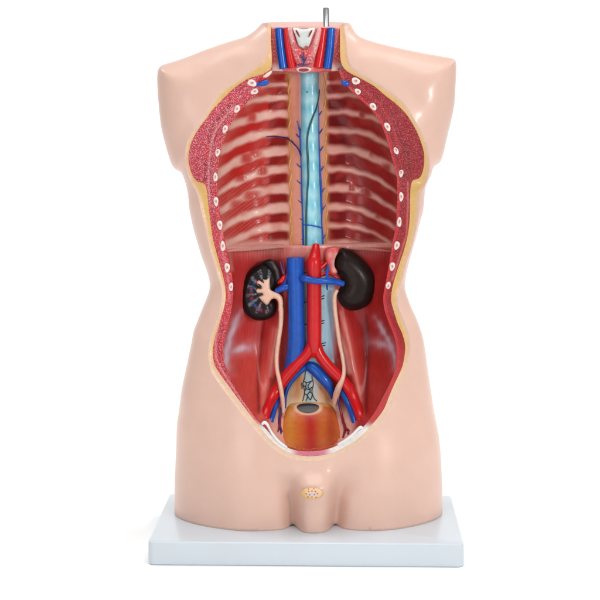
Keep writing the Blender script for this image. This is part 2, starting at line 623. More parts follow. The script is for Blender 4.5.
def board():
    Wd, Dp = 307.5, 190.0
    bm = bmesh.new()
    bmesh.ops.create_cube(bm, size=1.0)
    for v in bm.verts:
        v.co = Vector((v.co.x * Wd, v.co.y * Dp, v.co.z * BT))
    bmesh.ops.bevel(bm, geom=[e for e in bm.edges if abs((e.verts[0].co - e.verts[1].co).z) > 1], offset=6.5, segments=6, affect='EDGES', profile=0.5)
    bmesh.ops.bevel(bm, geom=[e for e in bm.edges if abs((e.verts[0].co - e.verts[1].co).z) < 0.1 and abs(abs(e.verts[0].co.z) - BT / 2) < 0.01
                              and len(e.link_faces) == 2 and any(abs(f.normal.z) < 0.5 for f in e.link_faces)],
                    offset=2.2, segments=4, affect='EDGES', profile=0.5)
    th = math.radians(-1.5)
    for v in bm.verts:
        x, y, z = v.co
        v.co = Vector(((x * math.cos(th) - y * math.sin(th) + 2.0) * S, (x * math.sin(th) + y * math.cos(th) - 46 + Dp / 2) * S, (z + BT / 2) * S))
    me = bpy.data.meshes.new('base_board')
    bm.to_mesh(me)
    bm.free()
    o = link(me, 'base_board', M_board, root)
    me.set_sharp_from_angle(angle=math.radians(40))
    return o


board()

# ---- skin: front horseshoe, whole back, closed at the cuts
bot_n = 90
bx = np.linspace(SLw[-1, 0], SRw[-1, 0], bot_n)[1:-1]
bottom = np.stack([bx, np.zeros(len(bx))], 1)
top_back = np.stack([np.linspace(SRw[0, 0], SLw[0, 0], 26)[1:-1], np.full(24, ZTOP)], 1)
front_poly = np.concatenate([SLw, bottom, SRw[::-1], A_w[::-1]])
back_poly = np.concatenate([SLw, bottom, SRw[::-1], top_back])


def skin():
    sil = np.concatenate([SLw, [[SLw[-1, 0], -400], [SRw[-1, 0], -400]], SRw[::-1]])
    ring = []
    for d in (0.12, 0.4, 0.9, 1.7, 2.8, 4.2, 6.2, 8.6):
        for Pl in (SLw, SRw):
            t = np.gradient(Pl, axis=0)
            nn = np.stack([-t[:, 1], t[:, 0]], 1)
            nn /= np.linalg.norm(nn, axis=1)[:, None]
            for sg in (1, -1):
                ring.append(Pl + sg * d * nn)
    ring = np.concatenate(ring)

    def build(poly, fld, sp, sm, extra_fine=None):
        g = grid(poly, sp)
        if extra_fine is not None:
            lo, hi, s2 = extra_fine
            g2 = grid(poly, s2)
            g2 = g2[(g2[:, 0] > lo[0]) & (g2[:, 0] < hi[0]) & (g2[:, 1] > lo[1]) & (g2[:, 1] < hi[1])]
            g = g[~((g[:, 0] > lo[0] - s2) & (g[:, 0] < hi[0] + s2) & (g[:, 1] > lo[1] - s2) & (g[:, 1] < hi[1] + s2))]
            g = np.concatenate([g, g2])
        db = segdist(g, poly, True)
        ds = np.minimum(segdist(g, SLw), segdist(g, SRw))
        g = g[(db > 1.0) & (ds > 10.5)]
        rr = ring[inside(ring, poly)]
        dr = np.minimum(segdist(rr, SLw), segdist(rr, SRw))
        keep = segdist(rr, poly, True) > np.minimum(0.9 * np.maximum(dr, 0.1), 0.8)
        P, T = tri(poly, np.concatenate([g, rr[keep]]))
        Y = fld(P[:, 0], P[:, 1])
        V = np.stack([P[:, 0], Y, P[:, 1]], 1)
        ds = np.minimum(segdist(P, SLw), segdist(P, SRw))
        V[ds < 0.03, 1] = YM
        dAA = segdist(P, A_w)
        isA = dAA < 0.03
        if isA.any() and fld is F:
            idx = np.argmin((P[isA][:, None, 0] - A_w[None, :, 0]) ** 2 + (P[isA][:, None, 1] - A_w[None, :, 1]) ** 2, 1)
            V[isA, 1] = A_y[idx]
        raw = V[:, 1].copy()
        smooth_y(V, T, sm, (ds < 3.5) | isA | (P[:, 1] < 0.02) | (P[:, 1] > ZTOP - 0.02))
        kk = sst(12, 30, ds)
        V[:, 1] = raw * (1 - kk) + V[:, 1] * kk
        return V, T

    def back(X, Z):
        d = fsil(X, Z)
        w = np.interp(Z, _pz, _pw)
        yb = np.interp(Z, [0, 100, 250, 360, 430, 520], [72, 70, 58, 62, 48, 38])
        return YM + yb * hump(d / w)

    Vf, Tf = build(front_poly, F, 3.2, 14, ((-48, -1), (62, 62), 1.8))
    Vb, Tb = build(back_poly, back, 6.0, 6)
    V = np.concatenate([Vf, Vb])
    n = len(Vf)
    faces = Tf.tolist() + [[c + n, b + n, a + n] for a, b, c in Tb.tolist()]
    # soles
    fb = [i for i in np.argsort(Vf[:, 0]) if Vf[i, 2] < 0.02]
    bb = [i for i in np.argsort(Vb[:, 0]) if Vb[i, 2] < 0.02]
    for k in range(min(len(fb), len(bb)) - 1):
        faces.append([int(fb[k]), int(bb[k]) + n, int(bb[k + 1]) + n, int(fb[k + 1])])
    me = to_mesh(V, faces, None, 'skin')
    bm = bmesh.new()
    bm.from_mesh(me)
    bmesh.ops.remove_doubles(bm, verts=bm.verts, dist=0.00004)
    bm.to_mesh(me)
    bm.free()
    return link(me, 'skin', M_skin, root)


skin_o = skin()

# ---- fat band
fat_poly = np.concatenate([A_w, B_w[::-1]])


def paint_fat(px, py):
    P = np.stack([px, py], 1)
    d = segdist(P, A_px)
    c0 = lin((224, 188, 168))
    c1 = lin((212, 172, 100))
    t = sst(0.5, 4.5, d)[:, None]
    c = c0 * (1 - t) + c1 * t
    low = sst(330, 400, py)[:, None] * 0.85        # paler, almost skin coloured along the belly
    c = c * (1 - low) + lin((222, 190, 166)) * low
    nk = (1 - sst(60, 75, py))[:, None] * 0.5
    c = c * (1 - nk) + lin((226, 178, 128)) * nk
    return c


relief('fat_layer', fat_poly, RIM, 1.6, M_fat, root, paint_fat, ring=(0.6,))

# ---- muscle band with cut rib ends
i0 = np.argmin(np.hypot(B_px[:len(B_px) // 2, 0] - 270.8, B_px[:len(B_px) // 2, 1] - 68))
i1 = len(B_px) // 2 + np.argmin(np.hypot(B_px[len(B_px) // 2:, 0] - 343.8, B_px[len(B_px) // 2:, 1] - 68))
mus_poly = np.concatenate([B_w[i0:i1 + 1], C_w[::-1]])


def mixc(c, col_, k):
    k = np.clip(k, 0, 1)[:, None]
    return c * (1 - k) + lin(col_) * k


def paint_muscle(px, py):
    c = np.tile(lin((186, 52, 68)), (len(px), 1))
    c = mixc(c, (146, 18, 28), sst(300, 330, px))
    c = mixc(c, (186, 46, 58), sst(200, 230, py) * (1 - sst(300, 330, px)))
    dC = segdist(np.stack([px, py], 1), C_px)
    c = mixc(c, (190, 40, 44), (1 - sst(1, 4, dC)) * (py < 425))
    # slits between the chest muscles
    for pl, w, cc, k in (([(231, 104), (221, 115), (210, 130), (206, 158), (204.5, 182)], 1.0, (110, 12, 24), 0.9),
                         ([(234, 107), (224, 119), (214, 133), (209.5, 158), (208.5, 186), (211, 205)], 1.0, (232, 160, 165), 0.7),
                         ([(229, 114), (219, 128), (212.5, 146), (210, 170), (211, 200), (215, 225)], 0.9, (130, 20, 32), 0.8),
                         ([(206, 143), (207, 158)], 2.0, (200, 30, 40), 0.9),
                         ([(222, 228), (221, 246), (225, 262), (229, 285), (229, 300)], 1.0, (225, 140, 140), 0.5),
                         ([(405.5, 142), (408, 155), (409.3, 170), (406, 178)], 0.9, (95, 10, 20), 0.9),
                         ([(372, 92), (388, 106), (399, 128), (404, 150), (405, 180)], 0.9, (120, 15, 25), 0.7),
                         ([(360, 86), (380, 104), (392, 124), (400, 150)], 1.2, (185, 60, 66), 0.5),
                         ([(407.8, 182), (408, 205), (406.5, 235), (398, 262), (392, 280)], 0.9, (215, 120, 110), 0.6),
                         ([(220, 318), (215.5, 340), (216, 358), (224, 374), (240, 398), (256, 421)], 0.8, (232, 160, 160), 0.6),
                         ([(223, 326), (218.5, 346), (219, 360), (229, 378), (244, 401)], 0.8, (128, 22, 44), 0.7),
                         ):
        c = mixc(c, cc, k * np.exp(-(pline(px, py, pl) / w) ** 2))
    # white ligament along the groin, pink in front of the rectum
    wl = sst(419, 430, py)
    c = mixc(c, (226, 220, 216), wl)
    c = mixc(c, (200, 110, 128), np.exp(-np.abs((px - 311) / 18.5) ** 6) * wl)
    rr = sst(350, 380, px) * sst(330, 380, py) * (1 - wl)
    c = mixc(c, (178, 50, 50), rr)
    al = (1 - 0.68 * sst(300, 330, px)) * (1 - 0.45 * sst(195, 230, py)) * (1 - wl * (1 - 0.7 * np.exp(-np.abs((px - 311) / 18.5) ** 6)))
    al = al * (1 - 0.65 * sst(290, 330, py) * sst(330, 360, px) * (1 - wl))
    return np.concatenate([c, al[:, None]], 1)


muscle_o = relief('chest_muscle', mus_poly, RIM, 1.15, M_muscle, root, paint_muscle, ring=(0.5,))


def rib_end(cx, cy, w, h, ang, kind=0):
    a = math.radians(ang)
    o = []
    ph = rng.uniform(0, 6.28)
    for k in range(18):
        t = 2 * math.pi * k / 18
        q = 1 + 0.07 * math.sin(3 * t + ph)
        x, y = w / 2 * q * math.cos(t), h / 2 * q * math.sin(t)
        o.append((cx + x * math.cos(a) - y * math.sin(a), cy + x * math.sin(a) + y * math.cos(a)))
    X, Y, Z = onto(RIM, [cx], [cy])

    def pt(px, py):
        dx, dy = px - cx, py - cy
        u = (dx * math.cos(a) + dy * math.sin(a)) / (w / 2)
        v = (-dx * math.sin(a) + dy * math.cos(a)) / (h / 2)
        r = np.hypot(u + 0.1 * np.sin(3 * v + ph), v)
        c = np.tile(lin((236, 226, 218)), (len(px), 1))
        c = mixc(c, (206, 120, 116), (1 - sst(0.25, 0.6, r)) * 0.8)
        c = mixc(c, (120, 50, 60), (1 - sst(0.1, 0.28, np.hypot(u - 0.15, v + 0.1))) * 0.7)
        return c
    e = inflate('rib_end', o, Y[0] + 0.3, 1.6, 1.6, M_bone, muscle_o, pt, sp=0.8, step=1.0)
    return e


for q in ((252, 83, 9.5, 7, 20), (254.5, 91.5, 8, 5.5, -25), (237, 109, 5.5, 8.5, 28), (225, 129, 5.2, 8.5, 20), (217.6, 152, 5.2, 9, 6), (215.4, 177, 4.6, 9.5, 0),
          (216, 201.5, 5, 9.5, -4), (219.8, 225, 5.4, 9.5, -4), (222.8, 246, 5, 10.5, -4), (227.2, 267.5, 5.6, 9.5, -3), (231, 287, 4.6, 9, 2),
          (355.8, 81, 9, 7, 15), (357.8, 91.5, 7, 5.5, 35), (373.2, 106.5, 6, 8.5, -40), (387.5, 126.7, 5.6, 9.5, -28), (396, 150, 4.8, 9.5, -16),
          (401, 172.5, 4.8, 9.5, 2), (401.2, 196.7, 4.6, 9.8, 0), (399.3, 221.7, 4.8, 11, 4), (396.8, 245.5, 5.6, 9, 15), (392.2, 266.5, 5.6, 9, 12),
          (388.2, 286, 5, 9, 8)):
    rib_end(*q)

# ---- chest wall with painted ribs
SL_Y = [78, 90.5, 105, 123, 141, 160, 178.5, 198, 217.5, 236]
SR_Y = [76, 89, 104, 121.5, 139.5, 160, 178.5, 198, 217, 234.5]


def rib_field(px, py):
    """0 on a rib, 1 in the gap between ribs"""
    out = np.zeros(len(px))
    slot = np.zeros(len(px))
    for side in (0, 1):
        ys = SL_Y if side == 0 else SR_Y
        u = (282 - px) if side == 0 else (px - 334)
        on = (px < 309.5) if side == 0 else (px >= 309.5)
        for i, y0 in enumerate(ys):
            k = np.interp(i, [0, 3, 5, 9], [0.0030, 0.0046, 0.0062, 0.0058])
            uu = np.maximum(u, 0)
            if side:
                dy = py - (y0 + k * 0.95 * uu ** 2 - 0.10 * uu * (1 - np.clip(uu / 50, 0, 1)))
            else:
                dy = py - (y0 + k * uu ** 2 + 0.05 * uu * (1 - np.clip(uu / 50, 0, 1)))
            hw = 5.0 + 0.022 * uu + (1.3 if side else 0.0) + 0.5 * np.sin(px * 0.115 + i * 2.3)
            hw = hw * (0.72 if i < 2 else 1)
            wob = 1.0 * np.sin(px * 0.21 + i * 1.9) + 0.7 * np.sin(px * 0.47 + i)
            d = np.abs(dy + 0.5 * wob)
            g = 1 - np.where(dy < 0, sst(hw - 2.2, hw + 1.6, d), sst(hw - 2.8, hw + 2.6, d))
            g = g * sst(-9, -4, u) * on
            out = np.maximum(out, g)
            # darker lens beside the spine
            e = (np.abs((u - 3.0) / 12) ** 4 + np.abs(dy / 4.9) ** 4) ** 0.25
            slot = np.maximum(slot, (1 - sst(0.78, 1.0, e)) * on)
            out = np.where(on, out * (1 - 0.0 * np.exp(-((e - 1.16) / 0.12) ** 2) * (u < 17) * (u > -12)), out)
    # bridges that cross a rib
    for (x, y, sx, sy) in ((252, 116, 5, 8), (254, 150, 7, 9), (247, 158, 7, 7), (238, 207, 8, 8), (252, 196, 9, 6), (262, 170, 5, 6),
                           (240, 176, 6, 6), (362, 112, 3.5, 8), (372, 148, 3.5, 9), (366, 192, 6, 8), (386, 170, 5, 7), (380, 212, 6, 8), (352, 186, 3, 6)):
        out = np.maximum(out, 0.92 * np.exp(-((px - x) / sx) ** 4 - ((py - y) / sy) ** 4))
    return out, slot


def CHESTR(X, Z):
    Y = CHEST(X, Z)
    px, py = proj(X, Y, Z)
    g, s = rib_field(px, py)
    d = segdist(np.stack([X, Z], 1), C_w)
    return Y + (3.0 * g + 0.4 * s - 1.4) * sst(1.5, 8, d)


def paint_chest(px, py):
    g, s = rib_field(px, py)
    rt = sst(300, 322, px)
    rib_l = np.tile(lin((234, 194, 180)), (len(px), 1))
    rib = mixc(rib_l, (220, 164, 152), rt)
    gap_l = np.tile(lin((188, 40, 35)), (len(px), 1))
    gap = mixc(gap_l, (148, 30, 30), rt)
    hat = 0.5 + 0.5 * np.sin((px * 0.9 + py * 1.0) * 2.0)
    k = np.clip(g, 0, 1)[:, None]
    c = rib * (1 - k) + gap * k
    c = mixc(c, (212, 120, 108), 0.45 * (1 - g) * sst(0.1, 1, np.sin(px * 0.17 + py * 0.05) * np.sin(py * 0.11 - px * 0.06)) * (1 - rt))
    c = mixc(c, (112, 18, 22), s * 0.82 * (0.6 + 0.4 * hat) * (1 - rt))
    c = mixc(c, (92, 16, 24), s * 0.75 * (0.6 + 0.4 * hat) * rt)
    blot = np.sin(px * 0.19 + 1.7 * np.sin(py * 0.07)) * np.sin(py * 0.16 + 1.3 * np.sin(px * 0.09))
    c = mixc(c, (210, 80, 70), 0.35 * g * sst(0.25, 0.95, blot) * (1 - rt))
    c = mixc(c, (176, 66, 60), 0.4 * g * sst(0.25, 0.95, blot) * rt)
    c = mixc(c, (232, 170, 158), 0.22 * (0.5 + 0.5 * np.sin((px * 0.62 + py * 0.8) * 2.1)) * sst(165, 200, py) * (px < 268) * g)
    c = mixc(c, (150, 18, 18), 0.30 * (0.5 + 0.5 * np.sin((px * 0.75 - py * 0.66) * 2.2)) * sst(150, 190, py) * (px < 268) * g)
    # reddish wash at the top and along the edge
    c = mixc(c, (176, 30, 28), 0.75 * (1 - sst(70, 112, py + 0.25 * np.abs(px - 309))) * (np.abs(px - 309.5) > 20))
    # strips beside the spine
    nl = np.interp(py, [70, 110, 250], [288.5, 289.5, 291.5])
    nr = np.interp(py, [70, 110, 250], [323.5, 325, 327])
    st = (1 - sst(0, 3, np.abs(px - 296.5) - 5.0))
    c = mixc(c, (224, 158, 138), st)
    st = (1 - sst(0, 2.5, np.abs(px - 321.5) - 3.0))
    c = mixc(c, (206, 150, 140), st)
    for nx in (nl, nr):
        c = mixc(c, (216, 152, 92), 0.75 * np.exp(-((px - nx) / 2.6) ** 2))
    c = mixc(c, (236, 214, 210), 0.8 * np.exp(-((px - 301.5) / 2.0) ** 2) * (1 - sst(120, 170, py)))
    # the lowest strip fades to pale fascia above the diaphragm
    c = mixc(c, (226, 182, 170), 0.8 * sst(237, 245, py) * (np.abs(px - 309.5) > 18) * (1 - 0.6 * rt))
    return c


chest_top = [(338.5, 62), (271.5, 62)]
il = np.argmin(np.abs(C_px[:len(C_px) // 2, 1] - 251.5))
ir = len(C_px) // 2 + np.argmin(np.abs(C_px[len(C_px) // 2:, 1] - 251.5))
tx, ty, tz = onto(CHEST, [338.5, 305, 271.5], [60, 60, 60])
ch_poly = np.concatenate([C_w[:il + 1], [[(C_w[il, 0] + C_w[ir, 0]) / 2, C_w[il, 1]]], C_w[ir:], np.stack([tx, tz], 1)])


def CHESTM(X, Z):
    Y = CHESTR(X, Z)
    _, py = proj(X, Y, Z)
    return Y + 26 * sst(245.5, 250, py) * sst(0.5, 9, segdist(np.stack([X, Z], 1), C_w))


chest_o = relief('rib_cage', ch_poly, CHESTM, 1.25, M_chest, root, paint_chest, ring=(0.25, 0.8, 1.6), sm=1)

# ---- spine strip
def SPINE(X, Z):
    px, py = proj(X, 85.0, Z)
    c = np.interp(py, [60, 110, 160, 250], [309.5, 309.3, 310.5, 313.3])
    w = np.interp(py, [60, 110, 250], [10.2, 9.5, 10])
    return 90 - 9 * np.sqrt(np.clip(1 - ((px - c) / w) ** 2, 0, 1)) - 0.3 * np.cos(py * 2 * math.pi / 19)


sp_px = [(300.5, 62), (300.7, 90), (300.8, 115), (301.2, 150), (302.4, 190), (303.6, 225), (304.6, 251),
         (322.0, 251), (321.2, 225), (319.8, 190), (318.6, 150), (318.2, 110), (319, 85), (319.5, 62)]
spx = np.array(sp_px, float)
spp = np.concatenate([catmull(spx[:7], 1.5), catmull(spx[7:], 1.5)])
sx, sy, sz = onto(SPINE, spp[:, 0], spp[:, 1])


def paint_spine(px, py):
    c = np.tile(lin((122, 196, 214)), (len(px), 1))
    c = mixc(c, (160, 214, 224), 0.5 + 0.5 * np.sin(py * 2 * math.pi / 19 + 0.4 * np.sin(px)))
    c = mixc(c, (86, 164, 190), 0.5 * sst(3, 8, np.abs(px - 310.5)))
    c = mixc(c, (20, 26, 40), 1 - sst(0.7, 1.4, np.hypot(px - 307, py - 92)))
    return c


spine_o = relief('spine', np.stack([sx, sz], 1), SPINE, 1.1, M_spine, root, paint_spine, ring=(0.4,), skirt=14)

tubes('thoracic_duct', [[(319.6, 84, 1.2, .6), (319, 95, 1.2, .7), (316.5, 108, 1, .8), (312.5, 118, .8, .9), (308.6, 130, .6, 1.05), (307.2, 141, .6, 1.0), (307.8, 158, .6, 1.2),
                         (308.3, 177, .6, 1.1), (307.2, 193, .6, 1.0), (306.4, 210, .6, 1.1), (306.2, 228, .6, 1.2), (306.2, 248, .6, 1.2)]], M_green, spine_o, SPINE, 10)
azl = [(297, 121, 1.5, .6), (298.6, 127, 1.5, .8), (300.3, 133, 1.5, 1.5), (301, 143, 1.5, 1.6), (301.7, 160, 1.5, 1.4), (302, 177, 1.5, 1.3), (301.9, 193, 1.5, 1.2), (302.8, 211, 1.5, 1.2),
       (302.8, 228, 1.5, 1.2), (303.6, 248, 1.5, 1.2)]
br = []
for y in (135.5, 165, 181.5, 200.5, 217.5, 237.5):
    xx = np.interp(y, [135, 240], [300.4, 303])
    br.append([(xx - 4.4, y - 1.6, 92.5, .5), (xx - 2.8, y + .6, 91, .65), (xx + .2, y + 2.6, 88.5, .7)])
az_o = tubes('azygos_vein', [[(a, b, 88.5, r) for a, b, _, r in azl]] + br, M_blue, spine_o, None, 10)
tubes('intercostal_vein', [[(266.5, 136.8, 1.0, .55), (273, 136.4, 1, .65), (280, 136.9, 1, .7), (288, 139, 1.5, .75), (294, 144, 3, .8), (298.5, 149.5, 3.5, .85), (301, 156, 3.5, .9)]],
      M_dkblue, chest_o, CHESTM, 8)
hzr = [(317.4, 96, .8), (317.8, 105, .9), (318.2, 116, 1.1), (318.2, 128, 1.2), (318.8, 150, 1.2), (319.7, 168, 1.2), (320.8, 187, 1.3), (321.4, 210, 1.3), (321.3, 222, 1.2), (322.2, 235, 1.3), (323, 248, 1.3)]
brr = []
for y in (113, 131, 148.5, 168.5, 190.5, 208, 236.5):
    xx = np.interp(y, [113, 240], [318.4, 322.6])
    brr.append([(xx + 3.6, y - 2.2, 92, .5), (xx + 2, y + .4, 90.5, .65), (xx, y + 3, 88.5, .8)])
tubes('azygos_vein', [[(a, b, 88.5, r) for a, b, r in hzr]] + brr + [[(303.5, 224.7, 83, .5), (308, 225.1, 79.6, .7), (313, 225.7, 79, .8), (318, 226.8, 79.8, .8), (322, 228, 86, .8)]], M_blue, spine_o, None, 10)
for base, sgn in (((70, 288.5), (110, 289.5), (250, 291.5)), 1), (((70, 323.5), (110, 325), (250, 327)), -1):
    ys = np.arange(74, 250, 4.0)
    pts = [(np.interp(y, [b[0] for b in base], [b[1] for b in base]) + 0.9 * math.sin((y - 96) * 2 * math.pi / 18.5), y, 0.6, 0.75 + 0.35 * math.cos((y - 105) * 2 * math.pi / 18.5)) for y in ys]
    tubes('nerve_trunk', [pts], M_yellow, chest_o, CHESTM, 8)
# cut vessels beside the first ribs
tubes('subclavian_vein', [[(257.4, 85.4, .6, 1.6), (261, 83.6, 1.4, 2.5), (265, 82.8, 1.6, 3.0), (267.6, 81.2, 1.4, 2.6)]], M_blue, chest_o, RIM, 14)
tubes('subclavian_vein', [[(342.2, 82.2, 1.4, 2.6), (345.4, 83.4, 1.6, 2.9), (348.6, 84.4, 1.0, 2.2)]], M_blue, chest_o, RIM, 14)
tubes('subclavian_artery', [[(259.4, 80.4, .6, 1.2), (262.4, 79.2, 1.2, 1.8), (265.4, 78.2, 1.2, 1.7)]], M_red, chest_o, RIM, 10)
tubes('clavicle_end', [[(263.5, 77.5, 1.0, 1.2), (267, 75.2, 1.4, 2.0), (269.6, 73.2, 1.2, 1.7), (271.6, 71.2, .8, 1.0)]], material('clavicle_white', (228, 206, 192), rough=.4), chest_o, RIM, 10)

# ---- neck block
def NECK(X, Z):
    px, py = proj(X, 46.0, Z)
    return 51 - 7 * np.exp(-((px - 305) / 22) ** 2) + 0.02 * (py - 27)


nb_px = np.array([(271.2, 27), (340, 27), (340, 45), (341.4, 58), (344.4, 65), (346, 68.6), (340, 70.6), (328, 70.8), (318, 71.6), (304, 72.2), (290, 71.6), (280, 70.6), (271, 70.6), (270.8, 60), (271.0, 45)], float)
nn_ = []
for i in range(len(nb_px)):
    a, b = nb_px[i], nb_px[(i + 1) % len(nb_px)]
    m = max(1, int(np.hypot(*(b - a)) / 1.5))
    nn_ += [a + (b - a) * j / m for j in range(m)]
nn_ = np.array(nn_)
nx_, ny_, nz_ = onto(NECK, nn_[:, 0], nn_[:, 1])


def paint_neck(px, py):
    c = np.tile(lin((200, 66, 66)), (len(px), 1))
    c = mixc(c, (236, 200, 190), 0.8 * sst(60, 69, py) * ((px < 282) | (px > 331)))
    c = mixc(c, (214, 96, 96), np.exp(-((px - 303) / 14) ** 4))
    c = mixc(c, (236, 214, 206), 0.8 * np.exp(-((py - 27.6) / 0.9) ** 2))
    return c


neck_o = relief('neck_section', np.stack([nx_, nz_], 1), NECK, 1.2, M_muscle_small, root, paint_neck, ring=(0.4,), skirt=42)

# top of the neck: slopes up from the block to the nape
def neck_cap():
    n = 26
    fx = np.linspace(SLw[0, 0], SRw[0, 0], n)
    xl, xr = A_w[0, 0], A_w[-1, 0]
    zb = nz_.max()
    front = []
    for x in fx:
        t = (x - fx[0]) / (fx[-1] - fx[0])
        d = min(x - fx[0], fx[-1] - x)
        if xl < x < xr:
            px, _ = proj(np.array([x]), 46.0, np.array([0.0]))
            y = 51 - 7 * math.exp(-((px[0] - 305) / 22) ** 2) + 0.6
            z = zb - 0.15
        else:
            y = YM - 38 * float(hump(np.array([d / 40.0]))[0]) + 0.3
            z = ZTOP - 0.1
        front.append((x, y, z))
    backr = [(x, YM + 38 * float(hump(np.array([min(x - fx[0], fx[-1] - x) / 40.0]))[0]), ZTOP) for x in fx]
    rows = 6
    V, Fc = [], []
    for r in range(rows):
        t = r / (rows - 1)
        for a, b in zip(front, backr):
            V.append([a[i] + (b[i] - a[i]) * t for i in range(3)])
            V[-1][2] += 4.2 * t * max(0.0, math.sin(math.pi * (a[0] - fx[0]) / (fx[-1] - fx[0]))) ** 0.35
    for b in backr:
        V.append([b[0], b[1] + 0.3, b[2] - 2.0])
    rows += 1
    for r in range(rows - 1):
        for k in range(n - 1):
            Fc.append([r * n + k, r * n + k + 1, (r + 1) * n + k + 1, (r + 1) * n + k])
    return link(to_mesh(np.array(V), Fc, None, 'neck_cut'), 'neck_cut', material('neck_cut_paint', (214, 150, 132), rough=0.4, var=0.2, vscale=200), root)


neck_cap()


def vessel4(name, quad, off, mat):
    """a flattened vessel between two picture-space ends: (top centre, bottom centre, radii)"""
    (x0, y0, r0), (x1, y1, r1) = quad
    pts = []
    for t in np.linspace(0, 1, 6):
        pts.append((x0 + (x1 - x0) * t + 0.5 * math.sin(math.pi * t) * (1 if x1 > x0 else -1) * -1, y0 + (y1 - y0) * t, off, r0 + (r1 - r0) * t))
    return tubes(name, [pts], mat, neck_o, NECK, 18, 0.12)


vessel4('jugular_vein', ((279, 28, 4.0), (283.6, 68.6, 4.5)), 0.8, M_blue)
vessel4('jugular_vein', ((331.4, 28, 4.1), (327.2, 68.6, 4.6)), 0.8, M_blue)
vessel4('carotid_artery', ((286, 28, 3.2), (292.4, 67.8, 4.6)), 0.6, M_red)
vessel4('carotid_artery', ((323.8, 28, 3.2), (317.8, 67.8, 4.6)), 0.6, M_red)


def on_neck(px, py):
    X, Y, Z = onto(NECK, [px], [py])
    return Y[0]


def p_thy(px, py):
    c = np.tile(lin((206, 92, 98)), (len(px), 1))
    c = mixc(c, (226, 170, 168), 0.8 * sst(8, 13, np.abs(px - 303.5)))
    c = mixc(c, (214, 70, 66), np.exp(-((px - 303) / 8) ** 2 - ((py - 53) / 6) ** 2))
    return c


thy = inflate('thyroid_gland', [(287.5, 28.5), (292.5, 29), (297, 44), (300, 48), (304, 49), (308, 47.5), (313, 40), (317.5, 29), (321.5, 29), (319.5, 42), (315.5, 56), (311.5, 64),
                                (304, 66), (298, 65.5), (294.5, 60), (290.5, 45)], on_neck(304, 45) + 0.5, 4.5, 4.5, M_thyroid, neck_o, p_thy, sp=1.0)


def p_lar(px, py):
    c = np.tile(lin((206, 212, 208)), (len(px), 1))
    c = mixc(c, (238, 236, 230), sst(3, 8, np.abs(px - 304)))
    return c


lar = inflate('larynx', [(293, 28.6), (297.5, 28.2), (304, 29.2), (310.5, 28.2), (315, 28.6), (312.2, 37), (308.8, 46.5), (305.5, 46), (303.8, 48.4), (301, 47), (298.8, 45.8), (295.8, 37)],
              on_neck(304, 38) - 1.5, 4.5, 4.0, M_bone, neck_o, p_lar, sp=0.9)
tubes('larynx_slit', [[(295.9, 29.8, 7.6, .5), (297.6, 33, 8.4, 1.0), (299.6, 37.2, 8.2, .4)], [(312.2, 29.8, 7.6, .5), (310.4, 33, 8.4, 1.0), (308.6, 37.2, 8.2, .4)]],
      M_dkred, neck_o, NECK, 8)
tubes('thyroid_vein', [[(303.2, 51.5, 6.2, .4), (303.6, 57, 6.4, .7), (304, 62, 6, .8), (302.5, 65, 5.6, .6)], [(300, 54.5, 6, .4), (301.6, 57.5, 6.2, .6), (303.6, 61, 6.2, .6)],
                       [(307, 57, 6, .4), (305.6, 59.6, 6.2, .6), (304, 62, 6, .6)], [(296, 65.2, 4.4, .4), (300, 64.2, 5.6, .6), (306, 64.6, 5.6, .5), (310, 63.5, 5, .4)]],
      M_dkblue, neck_o, NECK, 8)


def p_tra(px, py):
    c = np.tile(lin((232, 218, 212)), (len(px), 1))
    c = mixc(c, (150, 40, 52), 1 - sst(0.75, 1.0, np.hypot((px - 303.8) / 6.2, (py - 70) / 2.2)))
    return c


inflate('trachea', [(296, 69), (299, 67.2), (304, 66.6), (309, 67.2), (312, 69), (309.5, 71.6), (304, 72.6), (298.5, 71.6)], on_neck(304, 69) - 2, 3.5, 3, M_bone, neck_o, p_tra, sp=0.9)

# ---- steel rod standing in the neck
def rod():
    x0, z0 = unproj(326.3, 28.5, 56.0)
    x1, z1 = unproj(325.9, 7.6, 56.0)
    pr = [(0.0, 3.2), (1, 3.2), (0.0, 0)]
    zs = [(0, 3.25), (0.93, 3.25), (0.975, 3.0), (1.0, 2.2)]
    n = 28
    V, Fc = [], []
    for t, r in zs:
        for j in range(n):
            a = 2 * math.pi * j / n
            V.append((x0 + (x1 - x0) * t + r * math.cos(a), 56 + r * math.sin(a), z0 + (z1 - z0) * t))
    for i in range(len(zs) - 1):
        for j in range(n):
            a, b = i * n + j, i * n + (j + 1) % n
            Fc.append([a, b, b + n, a + n])
    Fc.append([(len(zs) - 1) * n + j for j in range(n)])
    o = link(to_mesh(np.array(V), Fc, None, 'steel_rod'), 'steel_rod', M_steel, root)
    o.data.set_sharp_from_angle(angle=math.radians(35))


rod()

# ---- abdominal wall
top_px = [(226.9, 249), (235, 248.3), (250, 247.6), (270, 247.2), (290, 247.0), (309, 246.3), (330, 245.6), (350, 245.2), (370, 244.8), (391.7, 244.6)]
topc = catmull(top_px, 1.5)
ja = np.argmin(np.hypot(C_px[:, 0] - 226.8, C_px[:, 1] - 249))
jb = np.argmin(np.hypot(C_px[:, 0] - 391.9, C_px[:, 1] - 244.6))


